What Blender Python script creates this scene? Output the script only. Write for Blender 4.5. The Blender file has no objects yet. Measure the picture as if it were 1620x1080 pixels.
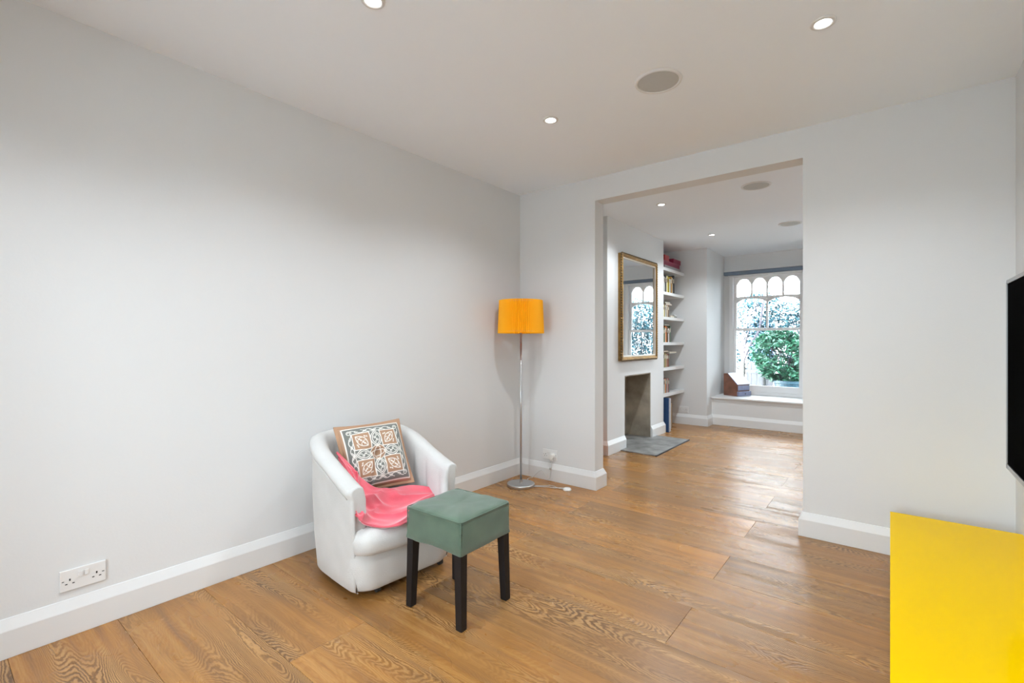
import bpy, bmesh, math, random
import numpy as np
from mathutils import Vector, Matrix, noise as mnoise
random.seed(7)
C = bpy.context.scene.collection
SC = bpy.context.scene
PI = math.pi

# ------------------------------------------------------------------ camera, world, light, exposure
cam_d = bpy.data.cameras.new('camera'); cam = bpy.data.objects.new('camera', cam_d); C.objects.link(cam)
cam.location = (0, 0, 1.2)
cam.rotation_euler = (math.radians(90), 0, math.radians(38.5))
cam_d.sensor_width = 36.0; cam_d.lens = 752.0 / 1620 * 36; cam_d.clip_start = 0.02
SC.camera = cam
SC.view_settings.view_transform = 'Standard'; SC.view_settings.look = 'None'
SC.view_settings.gamma = 1.0; SC.view_settings.use_curve_mapping = False
SC.view_settings.exposure = -0.16
SC.cycles.use_denoising = True
SC.cycles.max_bounces = 14; SC.cycles.diffuse_bounces = 9; SC.cycles.glossy_bounces = 5
SC.cycles.transparent_max_bounces = 16; SC.cycles.sample_clamp_indirect = 6
SC.cycles.caustics_reflective = False; SC.cycles.caustics_refractive = False

WORLD_STRENGTH = 23.0
SPOT_W = 50.0
SPOT_COL = (0.86, 0.94, 1.0)
w = bpy.data.worlds.new('overcast'); SC.world = w; w.use_nodes = True
wn = w.node_tree; wn.nodes['Background'].inputs[0].default_value = (0.80, 0.91, 1.0, 1)
wn.nodes['Background'].inputs[1].default_value = WORLD_STRENGTH

def portal(name, loc, rot, sx, sy):
    d = bpy.data.lights.new(name, 'AREA'); d.shape = 'RECTANGLE'; d.size = sx; d.size_y = sy
    d.cycles.is_portal = True
    o = bpy.data.objects.new(name, d); C.objects.link(o); o.location = loc; o.rotation_euler = rot
    return o
portal('sky_portal', (-1.44, 8.02, 1.32), (math.radians(-90), 0, 0), .95, 1.75)
portal('sky_portal', (-.39, 8.02, 1.32), (math.radians(-90), 0, 0), .95, 1.75)
portal('sky_portal', (-.81, -1.66, 1.1), (math.radians(90), 0, 0), 1.18, 2.15)
SUN_W = 340.0  # sunlight added behind the camera; its bounce lifts the ceiling
sd = bpy.data.lights.new('bounce_sun', 'SUN'); sd.energy = SUN_W; sd.angle = math.radians(2); sd.color = (.97, .98, 1)
bounce_sun = bpy.data.objects.new('bounce_sun', sd); C.objects.link(bounce_sun); bounce_sun.rotation_euler = (math.radians(24), 0, math.radians(-12))

# ------------------------------------------------------------------ materials
def nodes(name):
    m = bpy.data.materials.new(name); m.use_nodes = True
    return m, m.node_tree, m.node_tree.nodes['Principled BSDF']
def mat(name, col, rough=.6, metal=0, spec=.5, bump=0, bscale=60, var=0, vscale=5, sheen=0, coat=0, bstretch=(1,1,1)):
    m, t, b = nodes(name)
    b.inputs['Base Color'].default_value = (*col, 1); b.inputs['Roughness'].default_value = rough
    b.inputs['Metallic'].default_value = metal; b.inputs['Specular IOR Level'].default_value = spec
    if sheen: b.inputs['Sheen Weight'].default_value = sheen
    if coat: b.inputs['Coat Weight'].default_value = coat; b.inputs['Coat Roughness'].default_value = .08
    if bump or var:
        tc = t.nodes.new('ShaderNodeTexCoord'); mp = t.nodes.new('ShaderNodeMapping'); mp.inputs['Scale'].default_value = bstretch
        t.links.new(tc.outputs['Object'], mp.inputs[0])
    if bump:
        n = t.nodes.new('ShaderNodeTexNoise'); n.inputs['Scale'].default_value = bscale; n.inputs['Detail'].default_value = 4
        t.links.new(mp.outputs[0], n.inputs[0])
        bp = t.nodes.new('ShaderNodeBump'); bp.inputs['Strength'].default_value = bump; bp.inputs['Distance'].default_value = .01
        t.links.new(n.outputs[0], bp.inputs['Height']); t.links.new(bp.outputs[0], b.inputs['Normal'])
    if var:
        n = t.nodes.new('ShaderNodeTexNoise'); n.inputs['Scale'].default_value = vscale; n.inputs['Detail'].default_value = 5
        t.links.new(mp.outputs[0], n.inputs[0])
        r = t.nodes.new('ShaderNodeValToRGB'); t.links.new(n.outputs[0], r.inputs[0])
        lo = [max(0, c * (1 - var)) for c in col]; hi = [min(1, c * (1 + var)) for c in col]
        r.color_ramp.elements[0].color = (*lo, 1); r.color_ramp.elements[0].position = .3
        r.color_ramp.elements[1].color = (*hi, 1); r.color_ramp.elements[1].position = .7
        t.links.new(r.outputs[0], b.inputs['Base Color'])
    return m
def emis(name, col, s):
    m, t, b = nodes(name); b.inputs['Base Color'].default_value = (*col, 1)
    b.inputs['Emission Color'].default_value = (*col, 1); b.inputs['Emission Strength'].default_value = s
    return m

M = {}
M['wall'] = mat('wall_paint', (.685, .69, .69), .75, bump=.04, bscale=90, spec=.3)
M['ceil'] = mat('ceiling_paint', (.845, .89, .94), .85, bump=.02, bscale=60, spec=.2)
M['gloss'] = mat('white_woodwork', (.70, .70, .695), .38)
M['sash'] = mat('sash_paint', (.80, .80, .80), .4)
M['plastic'] = mat('white_plastic', (.74, .735, .725), .3)
M['slot'] = mat('dark_slot', (.02, .02, .02), .7)
M['canvas'] = mat('cream_canvas', (.585, .58, .565), .9, bump=.25, bscale=260, var=.05, vscale=7, sheen=.2)
M['pink'] = mat('pink_velvet', (.68, .085, .125), .75, bump=.15, bscale=180, var=.12, vscale=9, sheen=.7)
M['green'] = mat('green_cotton', (.075, .122, .080), .85, bump=.25, bscale=420, var=.16, vscale=11, sheen=.35)
M['blackwood'] = mat('black_painted_wood', (.010, .009, .010), .45, spec=.3, bump=.06, bscale=80, bstretch=(1, 1, .15))
M['steel'] = mat('brushed_steel', (.56, .56, .56), .3, metal=1, bump=.03, bscale=300)
M['yellow'] = mat('yellow_lacquer', (.84, .53, .0), .12, spec=.03)
M['tvblack'] = mat('black_screen', (.004, .004, .004), .5, spec=.0)
M['silver'] = mat('silver_bezel', (.45, .45, .46), .35, metal=1)
M['darkplastic'] = mat('dark_plastic', (.02, .02, .022), .5)
M['grille'] = mat('speaker_grille', (.50, .505, .49), .8, bump=.3, bscale=500)
M['slate'] = mat('slate', (.20, .195, .185), .55, bump=.3, bscale=18, var=.45, vscale=7)
M['slate_edge'] = mat('slate_edge', (.03, .03, .035), .6)
M['render'] = mat('fireplace_render', (.36, .32, .26), .9, bump=.3, bscale=25, var=.35, vscale=5)
M['gold'] = mat('aged_gilt', (.30, .17, .045), .5, metal=.45, bump=.3, bscale=60, var=.3, vscale=14)
M['gilt_dark'] = mat('tarnished_gilt', (.13, .085, .04), .5, metal=.5)
M['slip'] = mat('pale_slip', (.66, .62, .55), .5)
M['mirror'] = mat('mirror_glass', (.93, .94, .94), .01, metal=1)
M['cassette'] = mat('grey_blind_fabric', (.15, .19, .25), .6)
M['subfloor'] = mat('subfloor', (.05, .035, .02), .9)
M['cable'] = mat('grey_cable', (.55, .54, .52), .45)
M['clear'] = mat('pale_switch_plastic', (.78, .77, .74), .25)
M['bulb'] = mat('frosted_bulb', (.9, .9, .88), .3)
M['orange'] = mat('orange_rubber', (.85, .22, .02), .5)
M['bronze'] = mat('desk_box_wood', (.165, .062, .035), .35, bump=.08, bscale=40, bstretch=(1, .2, 1), var=.3, vscale=12, coat=.3)
M['window_sheen'] = mat('desk_lid_sheen', (.22, .24, .36), .25, var=.1, vscale=20, coat=.3)  # bluish window reflection painted into the base colour
M['maroon'] = mat('maroon_gap', (.10, .015, .02), .9)
M['soil'] = mat('garden_paving', (.55, .54, .52), .95, var=.3, vscale=3)
M['lens'] = emis('downlight_lens', (1, .97, .92), 14)

# glass (thin pane)
def glassmat():
    m, t, b = nodes('window_glass')
    t.nodes.remove(b); out = t.nodes['Material Output']
    tr = t.nodes.new('ShaderNodeBsdfTransparent'); tr.inputs[0].default_value = (.97, .985, .985, 1)
    gl = t.nodes.new('ShaderNodeBsdfGlossy'); gl.inputs['Roughness'].default_value = .01
    fr = t.nodes.new('ShaderNodeFresnel'); fr.inputs[0].default_value = 1.35
    mx = t.nodes.new('ShaderNodeMixShader')
    t.links.new(fr.outputs[0], mx.inputs[0]); t.links.new(tr.outputs[0], mx.inputs[1]); t.links.new(gl.outputs[0], mx.inputs[2])
    t.links.new(mx.outputs[0], out.inputs[0]); return m
M['glass'] = glassmat()

# pleated shade: cloth that lets some light through
def shademat():
    m, t, b = nodes('orange_shade_fabric')
    b.inputs['Base Color'].default_value = (.95, .46, .0, 1); b.inputs['Roughness'].default_value = .7
    out = t.nodes['Material Output']
    tl = t.nodes.new('ShaderNodeBsdfTranslucent'); tl.inputs[0].default_value = (1, .50, .0, 1)
    mx = t.nodes.new('ShaderNodeMixShader'); mx.inputs[0].default_value = .12
    t.links.new(b.outputs[0], mx.inputs[1]); t.links.new(tl.outputs[0], mx.inputs[2]); t.links.new(mx.outputs[0], out.inputs[0])
    return m
M['shade'] = shademat()

# oak boards
def oak():
    m, t, b = nodes('oiled_oak'); N = t.nodes; L = t.links
    def math_(op, a=None, bb=None, c=None):
        n = N.new('ShaderNodeMath'); n.operation = op
        for i, v in enumerate((a, bb, c)):
            if v is None: continue
            if isinstance(v, (int, float)): n.inputs[i].default_value = v
            else: L.new(v, n.inputs[i])
        return n.outputs[0]
    tc = N.new('ShaderNodeTexCoord'); oi = N.new('ShaderNodeObjectInfo')
    off = N.new('ShaderNodeCombineXYZ')
    L.new(math_('MULTIPLY', oi.outputs['Random'], 37.0), off.inputs[0]); L.new(math_('MULTIPLY', oi.outputs['Random'], 91.0), off.inputs[1]); L.new(math_('MULTIPLY', oi.outputs['Random'], 13.0), off.inputs[2])
    add = N.new('ShaderNodeVectorMath'); add.operation = 'ADD'; L.new(tc.outputs['Object'], add.inputs[0]); L.new(off.outputs[0], add.inputs[1])
    P = add.outputs[0]
    def ns(scale, vec, detail=2, rough=.5, dist=0):
        mp = N.new('ShaderNodeMapping'); mp.inputs['Scale'].default_value = vec; L.new(P, mp.inputs[0])
        n = N.new('ShaderNodeTexNoise'); n.inputs['Scale'].default_value = scale; n.inputs['Detail'].default_value = detail
        n.inputs['Roughness'].default_value = rough; n.inputs['Distortion'].default_value = dist; L.new(mp.outputs[0], n.inputs[0]); return n.outputs['Fac']
    big = ns(1.0, (.9, 5.0, 1), 2.2, .45)
    wob = ns(1.0, (30, 70, 1), 2, .6)
    h = math_('ADD', big, math_('MULTIPLY', wob, .018))
    ring = math_('SINE', math_('MULTIPLY', h, 470.0))
    ring = math_('MULTIPLY_ADD', ring, .5, .5)
    ring = math_('POWER', ring, 1.7)
    mask = ns(1.0, (1.3, 6.0, 1), 1)
    mr = N.new('ShaderNodeMapRange'); L.new(mask, mr.inputs[0]); mr.inputs[1].default_value = .45; mr.inputs[2].default_value = .66; mr.inputs[3].default_value = .12; mr.inputs[4].default_value = 1
    grain = math_('MULTIPLY', ring, mr.outputs[0])
    pores = ns(1.0, (9, 260, 1), 3, .7)
    streak = ns(1.0, (1.1, 26, 1), 3, .6)
    blotch = ns(1.0, (1.6, 3.2, 1), 3, .55)
    # base colour by board
    rr = N.new('ShaderNodeValToRGB'); L.new(oi.outputs['Random'], rr.inputs[0])
    e = rr.color_ramp.elements; e[0].position = 0; e[0].color = (.31, .148, .042, 1); e[1].position = 1; e[1].color = (.41, .185, .043, 1)
    for p, c in ((.2, (.25, .125, .042, 1)), (.4, (.39, .17, .042, 1)), (.6, (.285, .136, .038, 1)), (.8, (.345, .165, .048, 1))):
        x = e.new(p); x.color = c
    def mixc(f, a, c, typ='MIX'):
        n = N.new('ShaderNodeMix'); n.data_type = 'RGBA'; n.blend_type = typ
        if isinstance(f, (int, float)): n.inputs[0].default_value = f
        else: L.new(f, n.inputs[0])
        for i, v in ((6, a), (7, c)):
            if isinstance(v, tuple): n.inputs[i].default_value = v
            else: L.new(v, n.inputs[i])
        return n.outputs[2]
    ti = N.new('ShaderNodeAttribute'); ti.attribute_type = 'OBJECT'; ti.attribute_name = 'board_and_light_warmth'
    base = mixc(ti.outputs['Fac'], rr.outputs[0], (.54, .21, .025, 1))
    br = N.new('ShaderNodeMapRange'); L.new(blotch, br.inputs[0]); br.inputs[1].default_value = .35; br.inputs[2].default_value = .7; br.inputs[3].default_value = 0; br.inputs[4].default_value = .5
    col = mixc(br.outputs[0], base, (.16, .080, .032, 1))
    sr = N.new('ShaderNodeMapRange'); L.new(streak, sr.inputs[0]); sr.inputs[1].default_value = .5; sr.inputs[2].default_value = .72; sr.inputs[3].default_value = 0; sr.inputs[4].default_value = .6
    col = mixc(sr.outputs[0], col, (.16, .08, .04, 1))
    sl = N.new('ShaderNodeMapRange'); L.new(streak, sl.inputs[0]); sl.inputs[1].default_value = .5; sl.inputs[2].default_value = .3; sl.inputs[3].default_value = 0; sl.inputs[4].default_value = .35
    col = mixc(sl.outputs[0], col, (.56, .30, .10, 1))
    col = mixc(math_('MULTIPLY', grain, .66), col, (.075, .036, .015, 1))
    hi_ = math_('MULTIPLY', math_('POWER', math_('SUBTRACT', 1.0, ring), 3.0), mr.outputs[0])
    col = mixc(math_('MULTIPLY', hi_, .28), col, (.72, .47, .22, 1))
    pr = N.new('ShaderNodeMapRange'); L.new(pores, pr.inputs[0]); pr.inputs[1].default_value = .52; pr.inputs[2].default_value = .75; pr.inputs[3].default_value = 0; pr.inputs[4].default_value = .35
    col = mixc(pr.outputs[0], col, (.14, .07, .03, 1))
    L.new(col, b.inputs['Base Color'])
    rg = N.new('ShaderNodeMapRange'); L.new(blotch, rg.inputs[0]); rg.inputs[3].default_value = .20; rg.inputs[4].default_value = .36; L.new(rg.outputs[0], b.inputs['Roughness'])
    b.inputs['Specular IOR Level'].default_value = .5
    bp = N.new('ShaderNodeBump'); bp.inputs['Strength'].default_value = .25; bp.inputs['Distance'].default_value = .003
    L.new(math_('ADD', math_('MULTIPLY', grain, -1.0), math_('MULTIPLY', pores, -.6)), bp.inputs['Height']); L.new(bp.outputs[0], b.inputs['Normal'])
    return m
M['oak'] = oak()

_mc = {}
def cmat(col, rough=.6):
    k = (tuple(round(c, 3) for c in col), rough)
    if k not in _mc: _mc[k] = mat('cover_%d' % len(_mc), col, rough)
    return _mc[k]

# ------------------------------------------------------------------ helpers
def obj(name, bm, m=None, parent=None, smooth=False, mats=None):
    me = bpy.data.meshes.new(name)
    if isinstance(bm, bmesh.types.BMesh):
        bmesh.ops.recalc_face_normals(bm, faces=bm.faces); bm.to_mesh(me); bm.free()
    else:
        v, f = bm; me.from_pydata([tuple(p) for p in v], [], f)
        b2 = bmesh.new(); b2.from_mesh(me); bmesh.ops.recalc_face_normals(b2, faces=b2.faces); b2.to_mesh(me); b2.free()
    for x in (mats or [m]):
        if x: me.materials.append(M[x] if isinstance(x, str) else x)
    if smooth: me.polygons.foreach_set('use_smooth', [True] * len(me.polygons))
    o = bpy.data.objects.new(name, me); C.objects.link(o)
    if parent: o.parent = parent
    return o
def tag(o, label=None, cat=None, group=None, kind=None):
    if label: o['label'] = label
    if cat: o['category'] = cat
    if group: o['group'] = group
    if kind: o['kind'] = kind
    return o
def thing(name, label, cat, loc=(0, 0, 0), rz=0, group=None):
    o = bpy.data.objects.new(name, None); C.objects.link(o); o.location = loc; o.rotation_euler = (0, 0, rz); o.empty_display_size = .05
    return tag(o, label, cat, group)
def B(): return bmesh.new()
def box(bm, x0, y0, z0, x1, y1, z1, mi=0, bev=0, Mx=None, seg=2):
    r = bmesh.ops.create_cube(bm, size=1); vs = r['verts']
    T = Matrix.Translation(((x0 + x1) / 2, (y0 + y1) / 2, (z0 + z1) / 2)) @ Matrix.Diagonal((abs(x1 - x0), abs(y1 - y0), abs(z1 - z0), 1))
    bmesh.ops.transform(bm, matrix=T, verts=vs)
    fs = list({f for v in vs for f in v.link_faces})
    if bev:
        es = list({e for f in fs for e in f.edges})
        r = bmesh.ops.bevel(bm, geom=es, offset=bev, segments=seg, affect='EDGES', profile=.5)
        fs = [f for f in bm.faces if f in set(r['faces']) or f in set(fs) or True] if False else list({f for v in r['verts'] for f in v.link_faces})
    vv = list({v for f in fs for v in f.verts})
    if Mx is not None: bmesh.ops.transform(bm, matrix=Mx, verts=vv)
    for f in fs: f.material_index = mi
    return vv
def cyl(bm, p0, p1, r0, r1=None, seg=20, mi=0, cap=True):
    r1 = r0 if r1 is None else r1
    p0, p1 = Vector(p0), Vector(p1); d = p1 - p0
    r = bmesh.ops.create_cone(bm, cap_ends=cap, segments=seg, radius1=r0, radius2=r1, depth=d.length)
    q = d.to_track_quat('Z', 'Y').to_matrix().to_4x4()
    bmesh.ops.transform(bm, matrix=Matrix.Translation((p0 + p1) / 2) @ q, verts=r['verts'])
    for f in {f for v in r['verts'] for f in v.link_faces}: f.material_index = mi
def lathe(bm, prof, seg=32, c=(0, 0, 0), mi=0, close=False):
    rings = []
    for r, z in prof:
        rings.append([bm.verts.new((c[0] + r * math.cos(2 * PI * i / seg), c[1] + r * math.sin(2 * PI * i / seg), c[2] + z)) for i in range(seg)])
    for a, b_ in zip(rings, rings[1:]):
        for i in range(seg): bm.faces.new((a[i], a[(i + 1) % seg], b_[(i + 1) % seg], b_[i])).material_index = mi
    if close:
        bm.faces.new(rings[0]).material_index = mi; bm.faces.new(rings[-1]).material_index = mi
def smoothpath(pts, n=8):
    P = [Vector(p) for p in pts]; out = []
    P = [P[0] * 2 - P[1]] + P + [P[-1] * 2 - P[-2]]
    for i in range(1, len(P) - 2):
        for k in range(n):
            t = k / n; a, b_, c, d = P[i - 1], P[i], P[i + 1], P[i + 2]
            out.append(.5 * ((2 * b_) + (c - a) * t + (2 * a - 5 * b_ + 4 * c - d) * t * t + (3 * b_ - a - 3 * c + d) * t ** 3))
    out.append(P[-2]); return out
def tube(bm, pts, r, seg=8, mi=0, closed=False):
    rings = []; n = len(pts); up = Vector((0, 0, 1)); prev = None
    for i, p in enumerate(pts):
        d = (pts[(i + 1) % n] - pts[i - 1]) if closed else (pts[min(i + 1, n - 1)] - pts[max(i - 1, 0)])
        d.normalize()
        u = prev if prev is not None else (up if abs(d.z) < .9 else Vector((1, 0, 0)))
        u = (u - d * u.dot(d)).normalized(); v = d.cross(u); prev = u
        rr = r[i] if isinstance(r, (list, tuple)) else r
        rings.append([bm.verts.new(p + (u * math.cos(2 * PI * k / seg) + v * math.sin(2 * PI * k / seg)) * rr) for k in range(seg)])
    rng = range(n) if closed else range(n - 1)
    for i in rng:
        a, b_ = rings[i], rings[(i + 1) % n]
        for k in range(seg): bm.faces.new((a[k], a[(k + 1) % seg], b_[(k + 1) % seg], b_[k])).material_index = mi
    if not closed:
        bm.faces.new(rings[0]).material_index = mi; bm.faces.new(rings[-1]).material_index = mi
def prism(bm, pts, axis, a, b_, mi=0):
    """polygon pts in the two other axes, extruded along axis from a to b_"""
    def P(p, t):
        return {0: (t, p[0], p[1]), 1: (p[0], t, p[1]), 2: (p[0], p[1], t)}[axis]
    A = [bm.verts.new(P(p, a)) for p in pts]; Bv = [bm.verts.new(P(p, b_)) for p in pts]; n = len(pts)
    bm.faces.new(A).material_index = mi; bm.faces.new(Bv[::-1]).material_index = mi
    for i in range(n): bm.faces.new((A[i], A[(i + 1) % n], Bv[(i + 1) % n], Bv[i])).material_index = mi
def struct(name, boxes, m, parent=None):
    bm = B()
    for b_ in boxes: box(bm, *b_)
    o = obj(name, bm, m, parent)
    if not parent: o['kind'] = 'structure'
    return o

# ------------------------------------------------------------------ room shell
XL, XR, YB, YB2, H = -2.635, .492, 3.43, 3.57, 2.525
OX0, OX1, OZ = -1.87, -.423, 2.34          # opening through the partition
X2, CBX, CB0, CB1 = -2.70, -2.335, 4.55, 6.14
YF, BX0, BX1, YW, YS = 6.98, -2.03, .20, 7.90, 7.22
YR = -1.60
struct('wall_left', [(XL - .2, YR - .15, 0, XL, YB, H)], 'wall')
struct('wall_back', [(XL - .2, YB, 0, OX0, YB2, H), (OX1, YB, 0, XR + .1, YB2, H), (OX0, YB, OZ, OX1, YB2, H)], 'wall')
struct('wall_right', [(XR, YR - .15, 0, XR + .15, YF + .2, H)], 'wall')
struct('wall_left_far', [(X2 - .2, YB2, 0, X2, YF, H)], 'wall')
FY0, FY1, FZ = 4.97, 5.715, .815
struct('wall_chimney', [(X2, CB0, 0, CBX, FY0, H), (X2, FY1, 0, CBX, CB1, H), (X2, FY0, FZ, CBX, FY1, H)], 'wall')
struct('wall_far', [(X2 - .2, YF, 0, BX0, YW + .2, H), (BX1, YF, 0, XR + .15, YW + .2, H)], 'wall')
W1 = (-1.92, -.965); W2 = (-.865, .09); WZ0, WZ1 = .43, 2.215
struct('wall_bay', [(BX0, YW, -.3, BX1, YW + .15, WZ0), (BX0, YW, WZ1, BX1, YW + .15, H), (BX0, YW, WZ0, W1[0], YW + .15, WZ1),
                    (W1[1], YW, WZ0, W2[0], YW + .15, WZ1), (W2[1], YW, WZ0, BX1, YW + .15, WZ1),
                    (BX0, YS, 0, BX1, YS + .03, .378)], 'wall')
struct('wall_rear', [(XL - .2, YR - .15, 0, -1.40, YR, H), (-.22, YR - .15, 0, XR, YR, H), (-1.40, YR - .15, 2.2, -.22, YR, H)], 'wall')
struct('wall_sun_block', [(-2.95, YR - .15, H + .16, XR + .15, YW + .2, H + 6.5)], 'wall')  # unseen storey added to keep sunlight off the front garden
struct('ceiling', [(-2.95, YR - .15, H, XR + .15, YW + .2, H + .15)], 'ceil')
# fireplace lining
struct('trim_1', [(-2.68, FY0, 0, -2.655, FY1, FZ), (-2.655, FY0, .0, CBX - .004, FY0 + .012, FZ), (-2.655, FY1 - .012, .0, CBX - .004, FY1, FZ),
                  (-2.655, FY0 + .012, FZ - .012, CBX - .004, FY1 - .012, FZ)], 'render')
# window seat board
bm = B(); box(bm, BX0, YS - .03, .378, BX1, YW, .400, bev=.004); tag(obj('trim_2', bm, 'gloss'), kind='structure')

# floor boards
floor = struct('floor', [(-2.9, YR - .15, -.12, XR + .15, YS + .03, -.014)], 'subfloor')
pitch = .3275; y0 = 1.857
k0 = math.floor((YR - y0) / pitch)
bmesh_cache = {}
def board(xa, xb, ya, yb):
    L_, W_ = round(xb - xa, 3), round(yb - ya, 4)
    if (L_, W_) not in bmesh_cache:
        bm = B(); g = .0005
        box(bm, -L_ / 2 + g, -W_ / 2 + g, -.0145, L_ / 2 - g, W_ / 2 - g, 0, bev=.0007, seg=1)
        o = obj('floor_board', bm, 'oak', floor); bmesh_cache[(L_, W_)] = o.data
    else:
        o = bpy.data.objects.new('floor_board', bmesh_cache[(L_, W_)]); C.objects.link(o); o.parent = floor
    o.location = ((xa + xb) / 2, (ya + yb) / 2, 0)
    cx_, cy_ = (xa + xb) / 2, (ya + yb) / 2
    wv = 0.0  # orange tint by position, painting in the warm light towards the lamp corner
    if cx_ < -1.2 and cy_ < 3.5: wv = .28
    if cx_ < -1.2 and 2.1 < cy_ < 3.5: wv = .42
    o['board_and_light_warmth'] = wv + random.random() * .15
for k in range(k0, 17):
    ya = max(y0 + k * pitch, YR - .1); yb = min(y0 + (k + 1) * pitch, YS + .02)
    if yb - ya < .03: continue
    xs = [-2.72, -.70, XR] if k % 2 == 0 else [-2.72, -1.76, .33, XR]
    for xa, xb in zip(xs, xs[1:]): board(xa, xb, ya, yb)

# skirting boards, mitred runs
PROF = [(0, 0), (.021, 0), (.022, .002), (.022, .103), (.021, .106), (.006, .139), (.004, .144), (0, .146)]
def skirting(path, names, caps=(True, True)):
    n = len(path); P = [Vector((x, y)) for x, y in path]
    def nrm(i): d = (P[i + 1] - P[i]).normalized(); return Vector((d.y, -d.x))   # right-hand side = room side
    offs = []
    for i in range(n):
        if i == 0: o_ = nrm(0)
        elif i == n - 1: o_ = nrm(n - 2)
        else:
            a, b_ = nrm(i - 1), nrm(i); s = a + b_; o_ = s / max(1e-6, (1 + a.dot(b_)))
        offs.append(o_)
    bms = {}
    for i in range(n - 1):
        bm = bms.setdefault(names[i], B())
        A = [bm.verts.new((P[i].x + offs[i].x * r, P[i].y + offs[i].y * r, z)) for r, z in PROF]
        Bv = [bm.verts.new((P[i + 1].x + offs[i + 1].x * r, P[i + 1].y + offs[i + 1].y * r, z)) for r, z in PROF]
        for k in range(len(PROF) - 1): bm.faces.new((A[k], A[k + 1], Bv[k + 1], Bv[k]))
        bm.faces.new(A); bm.faces.new(Bv[::-1])
    for nm, bm in bms.items(): tag(obj(nm, bm, 'gloss'), kind='structure')
skirting([(XL, YR), (XL, YB), (OX0, YB), (OX0, YB2), (X2, YB2), (X2, CB0), (CBX, CB0), (CBX, FY0)],
         ['baseboard_left', 'baseboard_back', 'baseboard_back', 'baseboard_back', 'baseboard_alcove', 'baseboard_chimney', 'baseboard_chimney'])
skirting([(CBX, FY1), (CBX, CB1), (X2, CB1), (X2, YF), (BX0, YF), (BX0, YS), (BX1, YS), (BX1, YF), (XR, YF), (XR, YB2), (OX1, YB2), (OX1, YB), (XR, YB), (XR, YR)],
         ['baseboard_chimney_end', 'baseboard_chimney_end', 'baseboard_shelves', 'baseboard_far', 'baseboard_far', 'baseboard_bay', 'baseboard_far_right', 'baseboard_far_right',
          'baseboard_right_far', 'baseboard_pier', 'baseboard_pier', 'baseboard_pier', 'baseboard_right'])

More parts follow.
